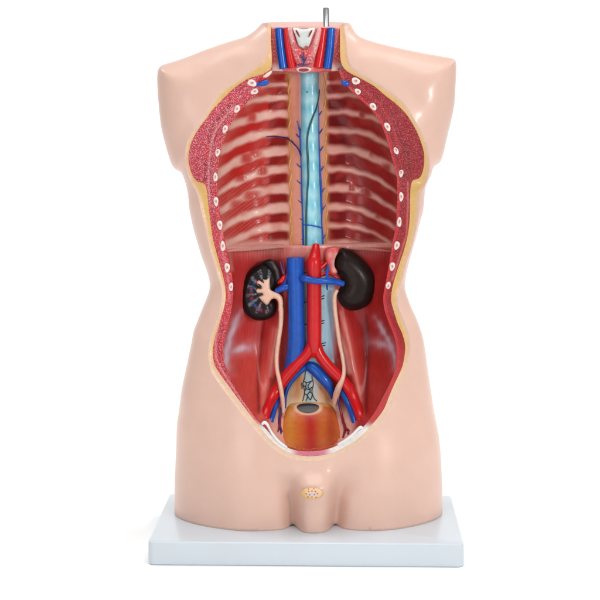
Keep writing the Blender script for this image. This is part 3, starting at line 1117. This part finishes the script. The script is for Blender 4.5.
def paint_abdo(px, py):
    c = np.tile(lin((190, 54, 53)), (len(px), 1))
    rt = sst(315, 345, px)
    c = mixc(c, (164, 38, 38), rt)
    # iliacus, a bit more orange
    c = mixc(c, (200, 74, 64), 0.8 * sst(325, 365, py) * (1 - rt))
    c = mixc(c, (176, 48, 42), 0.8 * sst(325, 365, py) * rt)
    # pale edge and striped fibres of the diaphragm
    st = 0.5 + 0.5 * np.sin(px * 2 * math.pi / 2.9)
    c = mixc(c, (224, 130, 124), (0.25 + 0.4 * st) * np.exp(-((py - 250) / 7.5) ** 2) * (1 - 0.55 * rt))
    c = mixc(c, (232, 190, 176), 0.9 * np.exp(-((py - 246.0) / 1.3) ** 2) * (1 - 0.4 * rt))
    c = mixc(c, (222, 150, 140), 0.6 * np.exp(-((px - 302) / 22) ** 2 - ((py - 252) / 9) ** 2))
    # fold of the flank beside the lowest ribs
    c = mixc(c, (226, 150, 136), 0.6 * np.exp(-(pline(px, py, [(228.5, 247), (230.5, 258), (232, 270)]) / 1.6) ** 2))
    # lumbar spine
    cb = np.interp(py, [255, 300, 375], [318, 317.5, 319])
    wb = np.interp(py, [255, 300, 375], [17, 16.5, 14.5])
    k = np.exp(-np.abs((px - cb) / wb) ** 6) * sst(262, 284, py) * (1 - sst(362, 380, py))
    c = mixc(c, (164, 204, 220), k)
    c = mixc(c, (120, 160, 188), k * 0.7 * np.exp(-((px - cb - wb + 3) / 3.0) ** 2))  # shadowy right edge of the strip, painted into its colour
    # psoas: pale strands and furrows
    low = sst(296, 330, py)
    for pl, w, cc, a in (([(291, 300), (287, 340), (284, 372)], 3.2, (206, 84, 84), 0.7),
                         ([(274, 330), (270, 360), (263, 398), (260, 418)], 3.5, (214, 112, 100), 0.6),
                         ([(283, 376), (276, 388), (266, 405)], 3.2, (232, 176, 158), 0.7),
                         ([(278, 330), (274, 352), (270, 376)], 1.5, (226, 150, 138), 0.7),
                         ([(264, 318), (261, 345), (258, 380), (259, 412)], 2.0, (120, 18, 20), 0.75),
                         ([(336, 325), (344, 350), (349, 372)], 2.6, (226, 168, 156), 0.75),
                         ([(341, 312), (350, 345), (357, 380), (361, 400)], 2.0, (218, 140, 126), 0.8),
                         ([(346, 318), (355, 350), (361, 385), (364, 412)], 2.6, (190, 70, 62), 0.6),
                         ([(366, 316), (367.5, 345), (367, 380), (366, 412)], 2.6, (104, 12, 16), 0.8),
                         ([(349, 386), (356, 398), (361, 412)], 2.5, (224, 160, 140), 0.6)):
        c = mixc(c, cc, a * low * np.exp(-(pline(px, py, pl) / w) ** 2))
    # bluish white fascia over the iliac crest
    for pl, w, a in (([(240.5, 311), (235, 324), (230, 338), (226.5, 352), (226.2, 362), (229, 372)], 2.4, 0.85),
                     ([(227, 354), (235, 350), (244, 348), (253, 347)], 3.0, 0.7),
                     ([(375, 317), (381, 327), (387, 338), (392, 348), (395, 358), (394, 372)], 1.8, 0.65),
                     ([(369, 342), (377, 343), (388, 346), (394, 350)], 3.0, 0.5)):
        dl = pline(px, py, pl) + 0.8 * np.sin(px * 0.5 + py * 0.31) * np.sin(py * 0.23)
        end = np.hypot(px - pl[0][0], py - pl[0][1]), np.hypot(px - pl[-1][0], py - pl[-1][1])
        tp = 0.25 + 0.75 * sst(0, 14, end[0])
        tq = 0.25 + 0.75 * sst(0, 10, end[1])
        c = mixc(c, (214, 206, 220), a * tp * tq * (0.75 * np.exp(-(dl / w) ** 2) + 0.3 * np.exp(-(dl / (2.2 * w)) ** 2)))
    # sacrum between the iliac vessels
    sac = inside(np.stack([px, py], 1), np.array([(309, 364), (299, 371), (290, 381), (284, 394), (280, 412), (344, 412), (337, 398), (331, 386), (322, 374), (314, 367)]))
    d = segdist(np.stack([px, py], 1), np.array([(309, 364), (299, 371), (290, 381), (284, 394), (280, 412), (344, 412), (337, 398), (331, 386), (322, 374), (314, 367)], float), True)
    k = sac * sst(0, 2.0, d)
    c = mixc(c, (222, 196, 160), k)
    c = mixc(c, (196, 122, 56), 0.85 * k * np.exp(-(pline(px, py, [(299, 379), (296, 395)]) / 5) ** 2))
    c = mixc(c, (196, 116, 58), 0.8 * k * np.exp(-(pline(px, py, [(321, 388), (328, 399)]) / 5.5) ** 2))
    c = mixc(c, (150, 200, 214), 0.9 * k * np.exp(-(pline(px, py, [(308.5, 366), (308, 380), (309, 402)]) / 4.0) ** 2))
    c = mixc(c, (190, 208, 214), 0.8 * k * np.exp(-(pline(px, py, [(314, 374), (315.5, 390), (314, 402)]) / 3.4) ** 2))
    c = mixc(c, (178, 64, 32), np.exp(-np.abs((px - 311) / 27.5) ** 8) * sst(438, 443, py))
    # pelvic floor beside the rectum
    k = np.exp(-np.abs((px - 278.5) / 8.5) ** 4) * sst(400, 412, py) + np.exp(-np.abs((px - 345) / 9.5) ** 4) * sst(398, 410, py)
    c = mixc(c, (228, 172, 156), np.clip(k, 0, 1))
    return c


def ABDOS(X, Z):
    Y = ABDO(X, Z)
    px, py = proj(X, Y, Z)
    return Y + 0.9 * np.exp(-((py - 245) / 2.0) ** 2)


tX, tY, tZ = onto(ABDOS, topc[:, 0], topc[:, 1])
topw = np.stack([tX, tZ], 1)
ab_poly = np.concatenate([C_w[ja:jb + 1], topw[::-1][1:-1]])
abdo_o = relief('abdominal_wall', ab_poly, ABDOS, 1.3, M_abdo, root, paint_abdo, ring=(0.25, 0.8, 1.6), sm=2)
# its upper ledge, running back to the ribs
Vl, Fl = [], []
nl_ = len(topc)
for r, (dy, dz) in enumerate(((0, 0), (1.5, .5), (14, 1.0), (34, 1.0))):
    for i in range(nl_):
        Vl.append((tX[i], tY[i] + dy, tZ[i] + dz))
for r in range(3):
    for i in range(nl_ - 1):
        Fl.append([r * nl_ + i, r * nl_ + i + 1, (r + 1) * nl_ + i + 1, (r + 1) * nl_ + i])
link(to_mesh(np.array(Vl), Fl, np.tile(lin((226, 172, 160)), (len(Vl), 1)), 'diaphragm_ledge'), 'diaphragm_ledge', M_abdo, abdo_o)

# ---- great vessels
WB = ABDOS


def yat(px, py, off=0):
    return float(onto(WB, [px], [py])[1][0] - off)


ya = yat(313, 300)
VC = ya - 6.5
cava = tubes('vena_cava', [[(295, 257.5, VC, 8.9), (295.2, 266, VC, 8.9), (295.6, 280, VC, 8.8), (296, 300, VC, 8.5), (296.3, 325, VC, 8.6), (296, 345, VC + 1, 9.2), (293, 364, VC + 3, 8.6),
                            (289, 374, VC + 6, 7.5)]], M_blue, root, None, 26, 0.02)
AO = ya - 9
aorta = tubes('aorta', [[(316, 244.5, AO + 6, 3.41), (315.8, 249, AO + 4, 4.47), (314.8, 256, AO + 2, 6.13), (314, 262, AO, 7.53), (314, 275, AO, 7.65), (314.2, 295, AO, 7.65), (314.3, 320, AO, 7.65),
                         (314.3, 340, AO, 7.53), (314.3, 350, AO + .8, 7.06), (314.3, 355, AO + 3, 5.42)]], M_red, root, None, 24)
P1 = AO
tubes('iliac_artery', [[(311.8, 344, P1 + .5, 5.18), (308, 353, P1, 5.94), (299, 362.3, P1 - 1, 5.83), (288, 374.5, P1 - 2, 5.94), (278.8, 387, P1 - 4, 5.83), (271.5, 399.5, P1 - 8, 5.40), (266.6, 411, P1 - 15, 4.97), (264, 421, P1 - 24, 4.54),
                        (263, 425, P1 - 29, 4.10)]], M_red, aorta, None, 20, clamp=WB)
tubes('iliac_artery', [[(316.4, 344, P1 + .5, 5.18), (319.4, 354, P1, 6.05), (326.5, 364, P1 - 1, 5.94), (335, 373.2, P1 - 2, 5.72), (343.4, 381.5, P1 - 3, 5.62), (350.5, 391.5, P1 - 6, 5.62), (356, 404, P1 - 11, 5.40),
                        (360, 416, P1 - 18, 4.97), (361.6, 427, P1 - 27, 4.32)]], M_red, aorta, None, 20, clamp=WB)
tubes('iliac_vein', [[(307.2, 366, P1 + 7, 5.2), (312, 367.5, P1 + 5, 6.2), (319.6, 374.5, P1 + 2, 6.1), (327, 383.2, P1 + 1, 5.5), (331, 391, P1 + 3, 3.9), (332.4, 398, P1 + 6, 1.94)]], M_blue, cava, None, 18)
tubes('iliac_vein', [[(309, 363.5, P1 + 7, 3.46), (303, 368.6, P1 + 5, 3.24), (294.5, 376.8, P1 + 4, 3.24), (288, 386.5, P1 + 2, 2.59), (285.4, 396, P1 + 2, 1.94), (285, 408, P1 + 2, 1.40)]], M_blue, cava, None, 14)
tubes('iliac_vein', [[(279.8, 395, P1 - 2, 1.73), (277, 401, P1 - 6, 2.70), (273.6, 412, P1 - 14, 2.81), (270.8, 422, P1 - 24, 2.59), (269.3, 431, P1 - 31, 1.94)]], M_blue, cava, None, 14, clamp=WB)
tubes('iliac_vein', [[(341, 389, P1 - 2, 1.94), (344.2, 395.5, P1 - 4, 3.24), (348.6, 404.5, P1 - 8, 3.46), (353, 416, P1 - 16, 3.46), (355.8, 426, P1 - 25, 2.81), (356.3, 430, P1 - 29, 2.16)]], M_blue, cava, None, 14, clamp=WB)
# internal iliac branches, red with a blue companion
tubes('internal_iliac_artery', [[(283.6, 399, P1 - 4, 1.0), (282, 409, P1 - 6, 1.2), (280.3, 418, P1 - 11, 1.2), (279.8, 425, P1 - 17, 1.2), (277.8, 432, P1 - 23, .8)], [(279.8, 425, P1 - 17, 1.0), (282.3, 432, P1 - 22, .7)]],
      M_dkred, aorta, None, 10, clamp=WB)
tubes('internal_iliac_artery', [[(337.5, 396, P1 - 3, 1.0), (340.2, 408, P1 - 7, 1.4), (342.8, 420, P1 - 13, 1.5), (345.2, 429, P1 - 20, 1.7), (343, 437, P1 - 28, .9)], [(345, 428, P1 - 20, 1.4), (348.6, 431, P1 - 23, 1.5), (347.6, 436, P1 - 27, .9)]],
      M_dkred, aorta, None, 10, clamp=WB)
tubes('internal_iliac_vein', [[(282.6, 402, P1 - 3, .8), (279.8, 414, P1 - 9, .9), (278.6, 424, P1 - 17, 1.1), (280.8, 431, P1 - 22, 1.1), (280.6, 434, P1 - 24, .8)]], M_dkblue, cava, None, 8, clamp=WB)
tubes('internal_iliac_vein', [[(338.4, 392, P1 - 3, 1.0), (338.6, 402, P1 - 5, 1.1), (341, 412, P1 - 9, 1.0), (343.6, 423, P1 - 15, .9)]], M_dkblue, cava, None, 8, clamp=WB)
# renal vessels
rv = AO - 8.5
tubes('renal_vein', [[(301, 277.5, VC - 5, 3.4), (306, 279, rv - 1, 3.7), (316.5, 281, rv - 1, 3.4), (327.5, 281, rv + 2, 3.7), (336, 282, rv + 7, 3.5), (343.5, 284, rv + 10, 2.9)],
                     [(327.6, 281, rv + 1, 1.6), (326.9, 274.5, rv + 3, 1.4), (327.8, 269, rv + 5, 1.3), (328.6, 264.5, rv + 7, .8)],
                     [(327.4, 281, rv + 1, 1.2), (327, 286.5, rv + 6, 1.1), (327.4, 290, rv + 9, .6)]], M_blue, cava, None, 14)
tubes('renal_vein', [[(276, 291, VC + 2, 2.6), (280.5, 289, VC, 3.2), (284.5, 287.6, VC - 1, 3.4), (289.5, 286.5, VC, 3.6)], [(281, 288, VC, 1.4), (285.6, 281, VC + 1, 1.5), (287.6, 274, VC + 2, 1.4)]], M_blue, cava, None, 14)
tubes('renal_artery', [[(277.5, 282, VC + 2, 2.0), (281.2, 280.6, VC - .5, 2.6), (283.6, 277.8, VC, 2.3), (285.5, 275.5, VC + 2, 1.6)]], M_red, aorta, None, 14)
tubes('renal_artery', [[(320, 268.5, AO, 2.0), (324, 265.5, AO + 1, 1.5), (327, 262.2, AO + 2, 1.0)], [(321, 275, AO, 2.0), (328, 273.5, AO + 2, 1.8), (332.5, 275, AO + 5, 1.6), (338, 278.5, AO + 6, 1.4)],
                       [(308, 266.5, AO, 1.0), (304.8, 265.8, AO + 3, .8)], [(321, 263.5, AO, 1.0), (324.5, 262, AO + 3, .7)]], M_red, aorta, None, 10)
tubes('adrenal_vein', [[(280.2, 262, VC + 6, .6), (281.8, 268, VC + 4, .9), (283.4, 274, VC + 3, 1.0)], [(283, 261.5, VC + 6, .5), (284, 268, VC + 4, .8), (284.2, 275, VC + 3, .9)]],
      material('adrenal_vein_purple', (112, 66, 120), rough=.35), cava, None, 8)
# lumbar arteries
dash = []
for (x0, x1, y) in ((321, 324.4, 296.6), (321, 324.0, 299.2), (321, 324.4, 321.3), (321, 324, 323.8), (321, 325.6, 343.6), (321, 325.2, 346.2), (303.6, 307, 302.6), (304, 307.4, 324.8), (303.5, 306.8, 273)):
    dash.append([(x0, y, ya - 3.5, .55), ((x0 + x1) / 2, y - .4, ya - 3.5, .6), (x1, y - .9, ya - 2.0, .5)])
for q in dash:
    tubes('lumbar_artery', [q], M_black, aorta, None, 8)
for q in ([(313.2, 309.6, AO - 6.2, .8), (313.2, 311.4, AO - 6.2, .8)], [(315.6, 328.6, AO - 6.2, .6), (317, 328.4, AO - 6.2, .6)]):
    tubes('mesenteric_stub', [q], M_dkred, aorta, None, 8)

# ---- kidneys
KL = [(264, 261), (270, 259.8), (276, 263.2), (279.8, 271), (280, 279), (276.8, 285.5), (274, 291), (272.6, 297.5), (276.2, 302), (277, 308), (274.3, 314.8), (268.5, 319), (259, 320.6), (251, 318.2),
      (245, 312.4), (241.3, 304), (240.6, 293), (242.6, 282.8), (247.2, 273), (254.5, 266)]
klp = catmull(KL, 1.5, True)


def paint_kl(px, py):
    P = np.stack([px, py], 1)
    d = segdist(P, klp, True)
    c = np.tile(lin((26, 18, 17)), (len(px), 1))
    cx, cy = 266.0, 292.0
    a = np.arctan2(py - cy, px - cx)
    r = np.hypot(px - cx, py - cy)
    band = sst(4.5, 7.5, d) * (1 - sst(22, 24, r))
    n = 0.5 + 0.5 * np.sin(a * 13 + 0.8)
    c = mixc(c, (30, 25, 27), band)
    a = a + 0.10 * np.sin(px * 1.1 + 2.0 * np.sin(py * 0.6)) + 0.08 * np.sin(py * 1.3 + px * 0.4)
    r = r + 1.6 * np.sin(px * 0.9 - py * 0.7) + 1.0 * np.sin(py * 1.7)
    c = mixc(c, (124, 130, 140), band * 0.95 * sst(0.6, 0.9, n) * (0.5 + 0.5 * np.sin(r * 1.3 + 3 * a)))
    for q in range(26):
        ang = -2.9 + 5.0 * ((q * 0.618) % 1.0) + math.pi * 0.62
        rad = 12.5 + 9.0 * ((q * 0.377 + 0.2) % 1.0)
        bx0, by0 = cx + rad * math.cos(ang) * 0.98, cy + rad * math.sin(ang) * 1.08
        k = np.exp(-((px - bx0) ** 2 + (py - by0) ** 2) / (1.0 + 0.9 * ((q * 0.77) % 1.0)))
        c = mixc(c, (172, 36, 40) if q % 2 else (52, 92, 158), 0.85 * k * band)
    return c


KY = yat(262, 292) - 9
kl_o = inflate('kidney', KL, KY, 10, 7, M_kidney, root, paint_kl, sp=1.0)
kl_o['label'] = 'halved kidney cut open to its cream renal pelvis'
inflate('renal_pelvis', [(256.8, 282), (259.2, 280.2), (262, 281.8), (262.8, 279.2), (266, 279.6), (269.5, 277.8), (269.8, 284), (270.6, 289.5), (274.5, 291.8), (279, 293.6), (282.4, 298), (283, 306), (281, 312), (278.4, 311), (278.2, 303),
                         (275.6, 298.8), (271.6, 299.4), (267.6, 304.6), (264.2, 303.4), (260.2, 299), (258.8, 296.8), (262.6, 295), (261.8, 293.2), (257.4, 293), (256, 290.4), (257.6, 288.6), (260.8, 288.4),
                         (261, 286.6), (257.6, 285)], KY - 9.5, 3.5, 3.2, M_cream, kl_o, None, sp=0.8, step=0.9)


def paint_cap(px, py):
    c = np.tile(lin((24, 19, 20)), (len(px), 1))
    return mixc(c, (84, 74, 76), np.exp(-(pline(px, py, [(272, 262), (277, 270), (278.5, 278)]) / 1.2) ** 2))


inflate('kidney_cap', [(263.5, 261.6), (270, 259.2), (276.5, 262.6), (280.6, 271), (280.2, 279.6), (275.8, 284), (273.6, 278), (271, 271.5), (267, 267.5)], KY - 8, 7, 6, M_kidney, kl_o, paint_cap, sp=1.0)
tubes('calyx_gap', [[(257.8, 283.6, KY - 12.2, .4), (260.2, 285.6, KY - 12.6, .9), (261.2, 287.2, KY - 12.6, .5)], [(258, 294.6, KY - 12.2, .4), (261, 294.4, KY - 12.6, .9)],
                    [(262.4, 280, KY - 12.4, .5), (263.6, 282.6, KY - 12.8, .7)]], M_black, kl_o, None, 8)

KR = [(338.4, 252), (341.8, 248), (346, 248.6), (351, 251), (359.4, 256), (367.4, 264), (373.2, 273), (376, 283), (375.2, 293), (371.2, 301.4), (364.6, 307.2), (356.7, 310.2), (349.8, 310), (343, 306.8), (338.6, 301),
      (336.9, 294.6), (338.6, 289), (342.4, 284), (341.2, 277.4), (335.2, 272.4), (333.8, 265), (335, 257)]
KYR = yat(356, 280) - 7


def paint_kr(px, py):
    c = np.tile(lin((30, 20, 18)), (len(px), 1))
    return mixc(c, (42, 30, 27), np.exp(-((px - 350) / 8) ** 2 - ((py - 276) / 16) ** 2))


kr_o = inflate('kidney', KR, KYR, 14, 17, M_kidney, root, paint_kr, sp=1.3)
kr_o['label'] = 'whole dark kidney with smooth surface'


def paint_ad(px, py):
    c = np.tile(lin((208, 88, 84)), (len(px), 1))
    c = mixc(c, (230, 170, 160), np.exp(-(pline(px, py, [(336.5, 254), (333.6, 262), (334.6, 271)]) / 1.6) ** 2))
    return mixc(c, (228, 170, 164), 0.6 * np.exp(-np.hypot(px - 330, py - 255) ** 2 / 9))


inflate('adrenal_gland', [(325, 254), (327, 248.6), (332, 246.6), (338.6, 247.2), (338.4, 252), (335.4, 258), (334.6, 266), (337.6, 272), (334, 275.6), (329, 274), (326.4, 266)], yat(330, 262) - 4, 5, 5, M_paint, kr_o, paint_ad, sp=1.0)

# ---- ureters
UO = yat(280.8, 307) - (KY - 10.5)
tubes('ureter', [[(0, 0, 0, 0), (280.9, 307, UO, 2.3), (281.1, 313, 0.6 * UO + 2.4, 2.5), (280.6, 326, 6, 2.4), (278.2, 342, 6, 2.4), (276.6, 356, 6, 2.3), (277, 369, 14, 2.2), (279.4, 381, 22, 2.3), (281.6, 393, 21, 2.4), (283, 404, 14, 2.2), (283.4, 413, 7, 1.6)][1:]],
      M_cream, root, WB, 14)
tubes('ureter', [[(337, 290, 10, 2.0), (334.6, 296, 8, 2.3), (334.8, 308, 6, 2.4), (336.8, 324, 6, 2.2), (339.6, 343, 6, 2.1), (342.6, 358, 7, 2.0), (344, 370, 16, 2.0), (342.6, 379, 21, 2.4), (339, 387, 20, 3.3), (336, 396, 13, 3.4), (334.4, 405, 6, 2.2)]],
      M_cream, root, WB, 14)

# ---- rectum
RC = [(289, 405), (297, 402.6), (308, 402), (320, 402.6), (330, 404.6), (335, 411), (338, 422), (340, 434), (338.6, 443), (332, 448), (322, 450.6), (310, 451.4), (299, 451), (290, 448.6), (284.4, 443), (283, 430), (284.6, 415)]
rcp = catmull(RC, 1.5, True)
rX, rY, rZ = onto(WB, rcp[:, 0], rcp[:, 1])
rpoly = np.stack([rX, rZ], 1)


def RECT(X, Z):
    d = segdist(np.stack([X, Z], 1), rpoly, True)
    Y = WB(X, Z)
    px, py = proj(X, Y, Z)
    dome = 11 * hump(d / 20) * np.sqrt(np.clip(1 - ((px - 311.5) / 33) ** 2, 0.05, 1))
    return Y - 0.35 - dome


def paint_rect(px, py):
    c = np.tile(lin((204, 104, 40)), (len(px), 1))
    c = mixc(c, (182, 36, 28), 0.95 * np.exp(-((px - np.interp(py, [405, 450], [310, 312])) / 8.5) ** 2))
    c = mixc(c, (204, 134, 52), 0.8 * np.exp(-((px - 290) / 5.0) ** 2))
    c = mixc(c, (160, 52, 24), 0.7 * np.exp(-((px - 331) / 6.5) ** 2))
    c = mixc(c, (192, 98, 38), 0.7 * np.exp(-((px - 322) / 3.5) ** 2))
    c = mixc(c, (216, 164, 96), 0.85 * (1 - sst(1.5, 5.5, py - 402.5)))
    c = mixc(c, (224, 178, 140), np.exp(-((np.hypot((px - 308) / 12.6, (py - 407.6) / 6.4) - 1) / 0.16) ** 2))
    c = mixc(c, (150, 38, 26), 0.5 * sst(440, 451, py))
    return c


rect_o = relief('rectum', rpoly, RECT, 1.1, M_paint, root, paint_rect, ring=(0.25, 0.8), sm=3)
lx, ly, lz = onto(RECT, [308], [407.6])


def paint_lum(px, py):
    c = np.tile(lin((40, 38, 40)), (len(px), 1))
    return mixc(c, (62, 60, 62), np.exp(-((py - 410.5) / 1.6) ** 2))


lum = [(308 + 11 * math.cos(t) , 407.6 + 4.9 * math.sin(t) - 0.6 * math.cos(2 * t)) for t in np.linspace(0, 2 * math.pi, 26)[:-1]]


def LUM(X, Z):
    return RECT(X, Z) - 0.6


lpx = np.array(lum)
lX, lY, lZ = onto(LUM, lpx[:, 0], lpx[:, 1])
relief('lumen', np.stack([lX, lZ], 1), LUM, 1.0, M_paint, rect_o, paint_lum)

# ---- nerve plexus in front of the sacrum
nv = []
for pts in ([(312.6, 372), (312, 378), (313.6, 384), (312, 391), (314, 398), (317, 401)], [(305.6, 371), (304.6, 378), (303, 384), (304.6, 391), (303.6, 398), (302.6, 401)],
            [(303.4, 381), (307, 382.6), (311.6, 381)], [(303, 385), (306, 388), (304.4, 393), (307.6, 396), (306, 401)], [(311.8, 381), (308, 386), (310.4, 391), (307.4, 395), (310.4, 400)],
            [(306.6, 382), (306, 388), (309.4, 389.6), (311.8, 387)], [(309, 392), (312.4, 394), (310.6, 400)], [(301.6, 383), (302.2, 389)], [(312, 376), (316, 373.4)]):
    nv.append([(a, b, 0.9, 0.42) for a, b in pts])
tubes('nerve_plexus', nv, M_black, root, WB, 6)

# ---- cut ends of the groin ligament
M_lig = material('ligament_white', (228, 224, 222), rough=.35, coat=.3)
tubes('groin_ligament', [[(262.0, 424.2, 1.5, 1.2), (264.4, 422.4, 3, 1.8), (267.2, 424.4, 3, 1.5), (269.6, 429, 2.4, 1.2), (273, 434.5, 1.6, 1.2), (279, 441.6, .8, 1.2), (287, 447.4, .3, 1.0)]], M_lig, abdo_o, RIM, 12)
tubes('groin_ligament', [[(363, 428.8, 1.6, 1.0), (360.8, 427.2, 3, 1.6), (357.8, 429.4, 3, 1.5), (353.6, 433.6, 2, 1.3), (347, 439, 1, 1.2), (338, 444.6, .4, 1.1)]], M_lig, abdo_o, RIM, 12)

# ---- oval cut at the lower middle
X0, Y0, Z0 = onto(F, [311.5], [493.3])
ov = [(311.6 + 11.6 * math.cos(t), 493.4 + 6.2 * math.sin(t)) for t in np.linspace(0, 2 * math.pi, 28)[:-1]]


def OV(X, Z):
    px, py = proj(X, Y0[0], Z)
    e = np.clip(1 - np.hypot((px - 311.6) / 11.6, (py - 493.4) / 6.2), 0, 1)
    return F(X, Z) - 0.3 - 2.4 * hump(e / 0.30) + 0.0


def paint_ov(px, py):
    c = np.tile(lin((228, 186, 128)), (len(px), 1))
    e = np.hypot((px - 313.5) / 8.5, (py - 493.2) / 5.0)
    c = mixc(c, (230, 190, 158), (1 - sst(0.8, 1.0, e)))
    c = mixc(c, (206, 190, 204), 1 - sst(0.35, 0.6, np.hypot((px - 312) / 8, (py - 494.4) / 3)))
    for (x, y) in ((308.6, 488.8), (313.8, 488.8), (308.4, 491.4), (312, 491.2), (315.4, 491.6), (306.2, 493.8), (317.4, 493.6), (309.6, 494.8), (314.4, 494.6), (308, 497), (312, 497), (316, 497.4)):
        c = mixc(c, (120, 38, 40), 1 - sst(0.35, 0.95, np.hypot(px - x, py - y)))
    return c


ovp = np.array(ov)
oX, oY, oZ = onto(F, ovp[:, 0], ovp[:, 1])
relief('cut_section', np.stack([oX, oZ], 1), OV, 0.6, M_paint, skin_o, paint_ov, sm=0)

# ------------------------------------------------------------------ backdrop: one white sweep
def backdrop():
    prof = [(-4.5, 0.0), (3.0, 0.0)]
    R0 = 0.9
    for k in range(1, 17):
        a = math.pi / 2 * k / 16
        prof.append((3.0 + R0 * math.sin(a), R0 * (1 - math.cos(a))))
    prof.append((3.0 + R0, 4.5))
    V, Fc = [], []
    for x in (-5.0, 5.0):
        for y, z in prof:
            V.append((x, y, z))
    n = len(prof)
    for i in range(n - 1):
        Fc.append([i, n + i, n + i + 1, i + 1])
    me = bpy.data.meshes.new('backdrop')
    me.from_pydata(V, [], Fc)
    o = link(me, 'backdrop', M_backdrop, None)
    o['kind'] = 'structure'
    o['label'] = 'seamless white studio backdrop and floor'


backdrop()

# ------------------------------------------------------------------ light
w = bpy.data.worlds.new('World')
scene.world = w
w.use_nodes = True
bg = w.node_tree.nodes['Background']
bg.inputs[0].default_value = (1, 1, 1, 1)
bg.inputs[1].default_value = 0.34


def area(name, loc, target, size, power, color=(1, 1, 1), sy=None):
    l = bpy.data.lights.new(name, 'AREA')
    l.energy = power
    l.size = size
    if sy:
        l.shape = 'RECTANGLE'
        l.size_y = sy
    l.color = color
    o = bpy.data.objects.new(name, l)
    col.objects.link(o)
    o.location = loc
    o.rotation_euler = (Vector(target) - Vector(loc)).to_track_quat('-Z', 'Y').to_euler()
    return o


area('key_lamp', (1.7, -2.5, 1.05), (0, 0, 0.38), 0.45, 29.5, (1.0, 0.985, 0.96))
area('fill_lamp', (-1.2, -2.9, 0.7), (0, 0, 0.35), 1.2, 12)
area('top_lamp', (0.0, -0.7, 3.0), (0, -0.4, 0), 2.0, 46)
for bx_ in (-2.6, 2.6):
    bl = area('backdrop_lamp', (bx_, 1.2, 3.0), (bx_ * 0.2, 2.6, 0.0), 1.4, 38)
    bl.data.spread = math.radians(120)

# ------------------------------------------------------------------ camera
cam = bpy.data.cameras.new('camera')
co = bpy.data.objects.new('camera', cam)
col.objects.link(co)
co.location = (0, -D * S, (HC + BT) * S)
co.rotation_euler = (math.pi / 2, 0, 0)
cam.sensor_width = 36
cam.lens = 36 * D / 600
cam.shift_x = (300 - CX) / 600
cam.shift_y = -(300 - CY) / 600
cam.clip_start = 0.05
cam.clip_end = 60
scene.camera = co
scene.view_settings.view_transform = 'Standard'
scene.view_settings.look = 'None'
scene.view_settings.exposure = 0
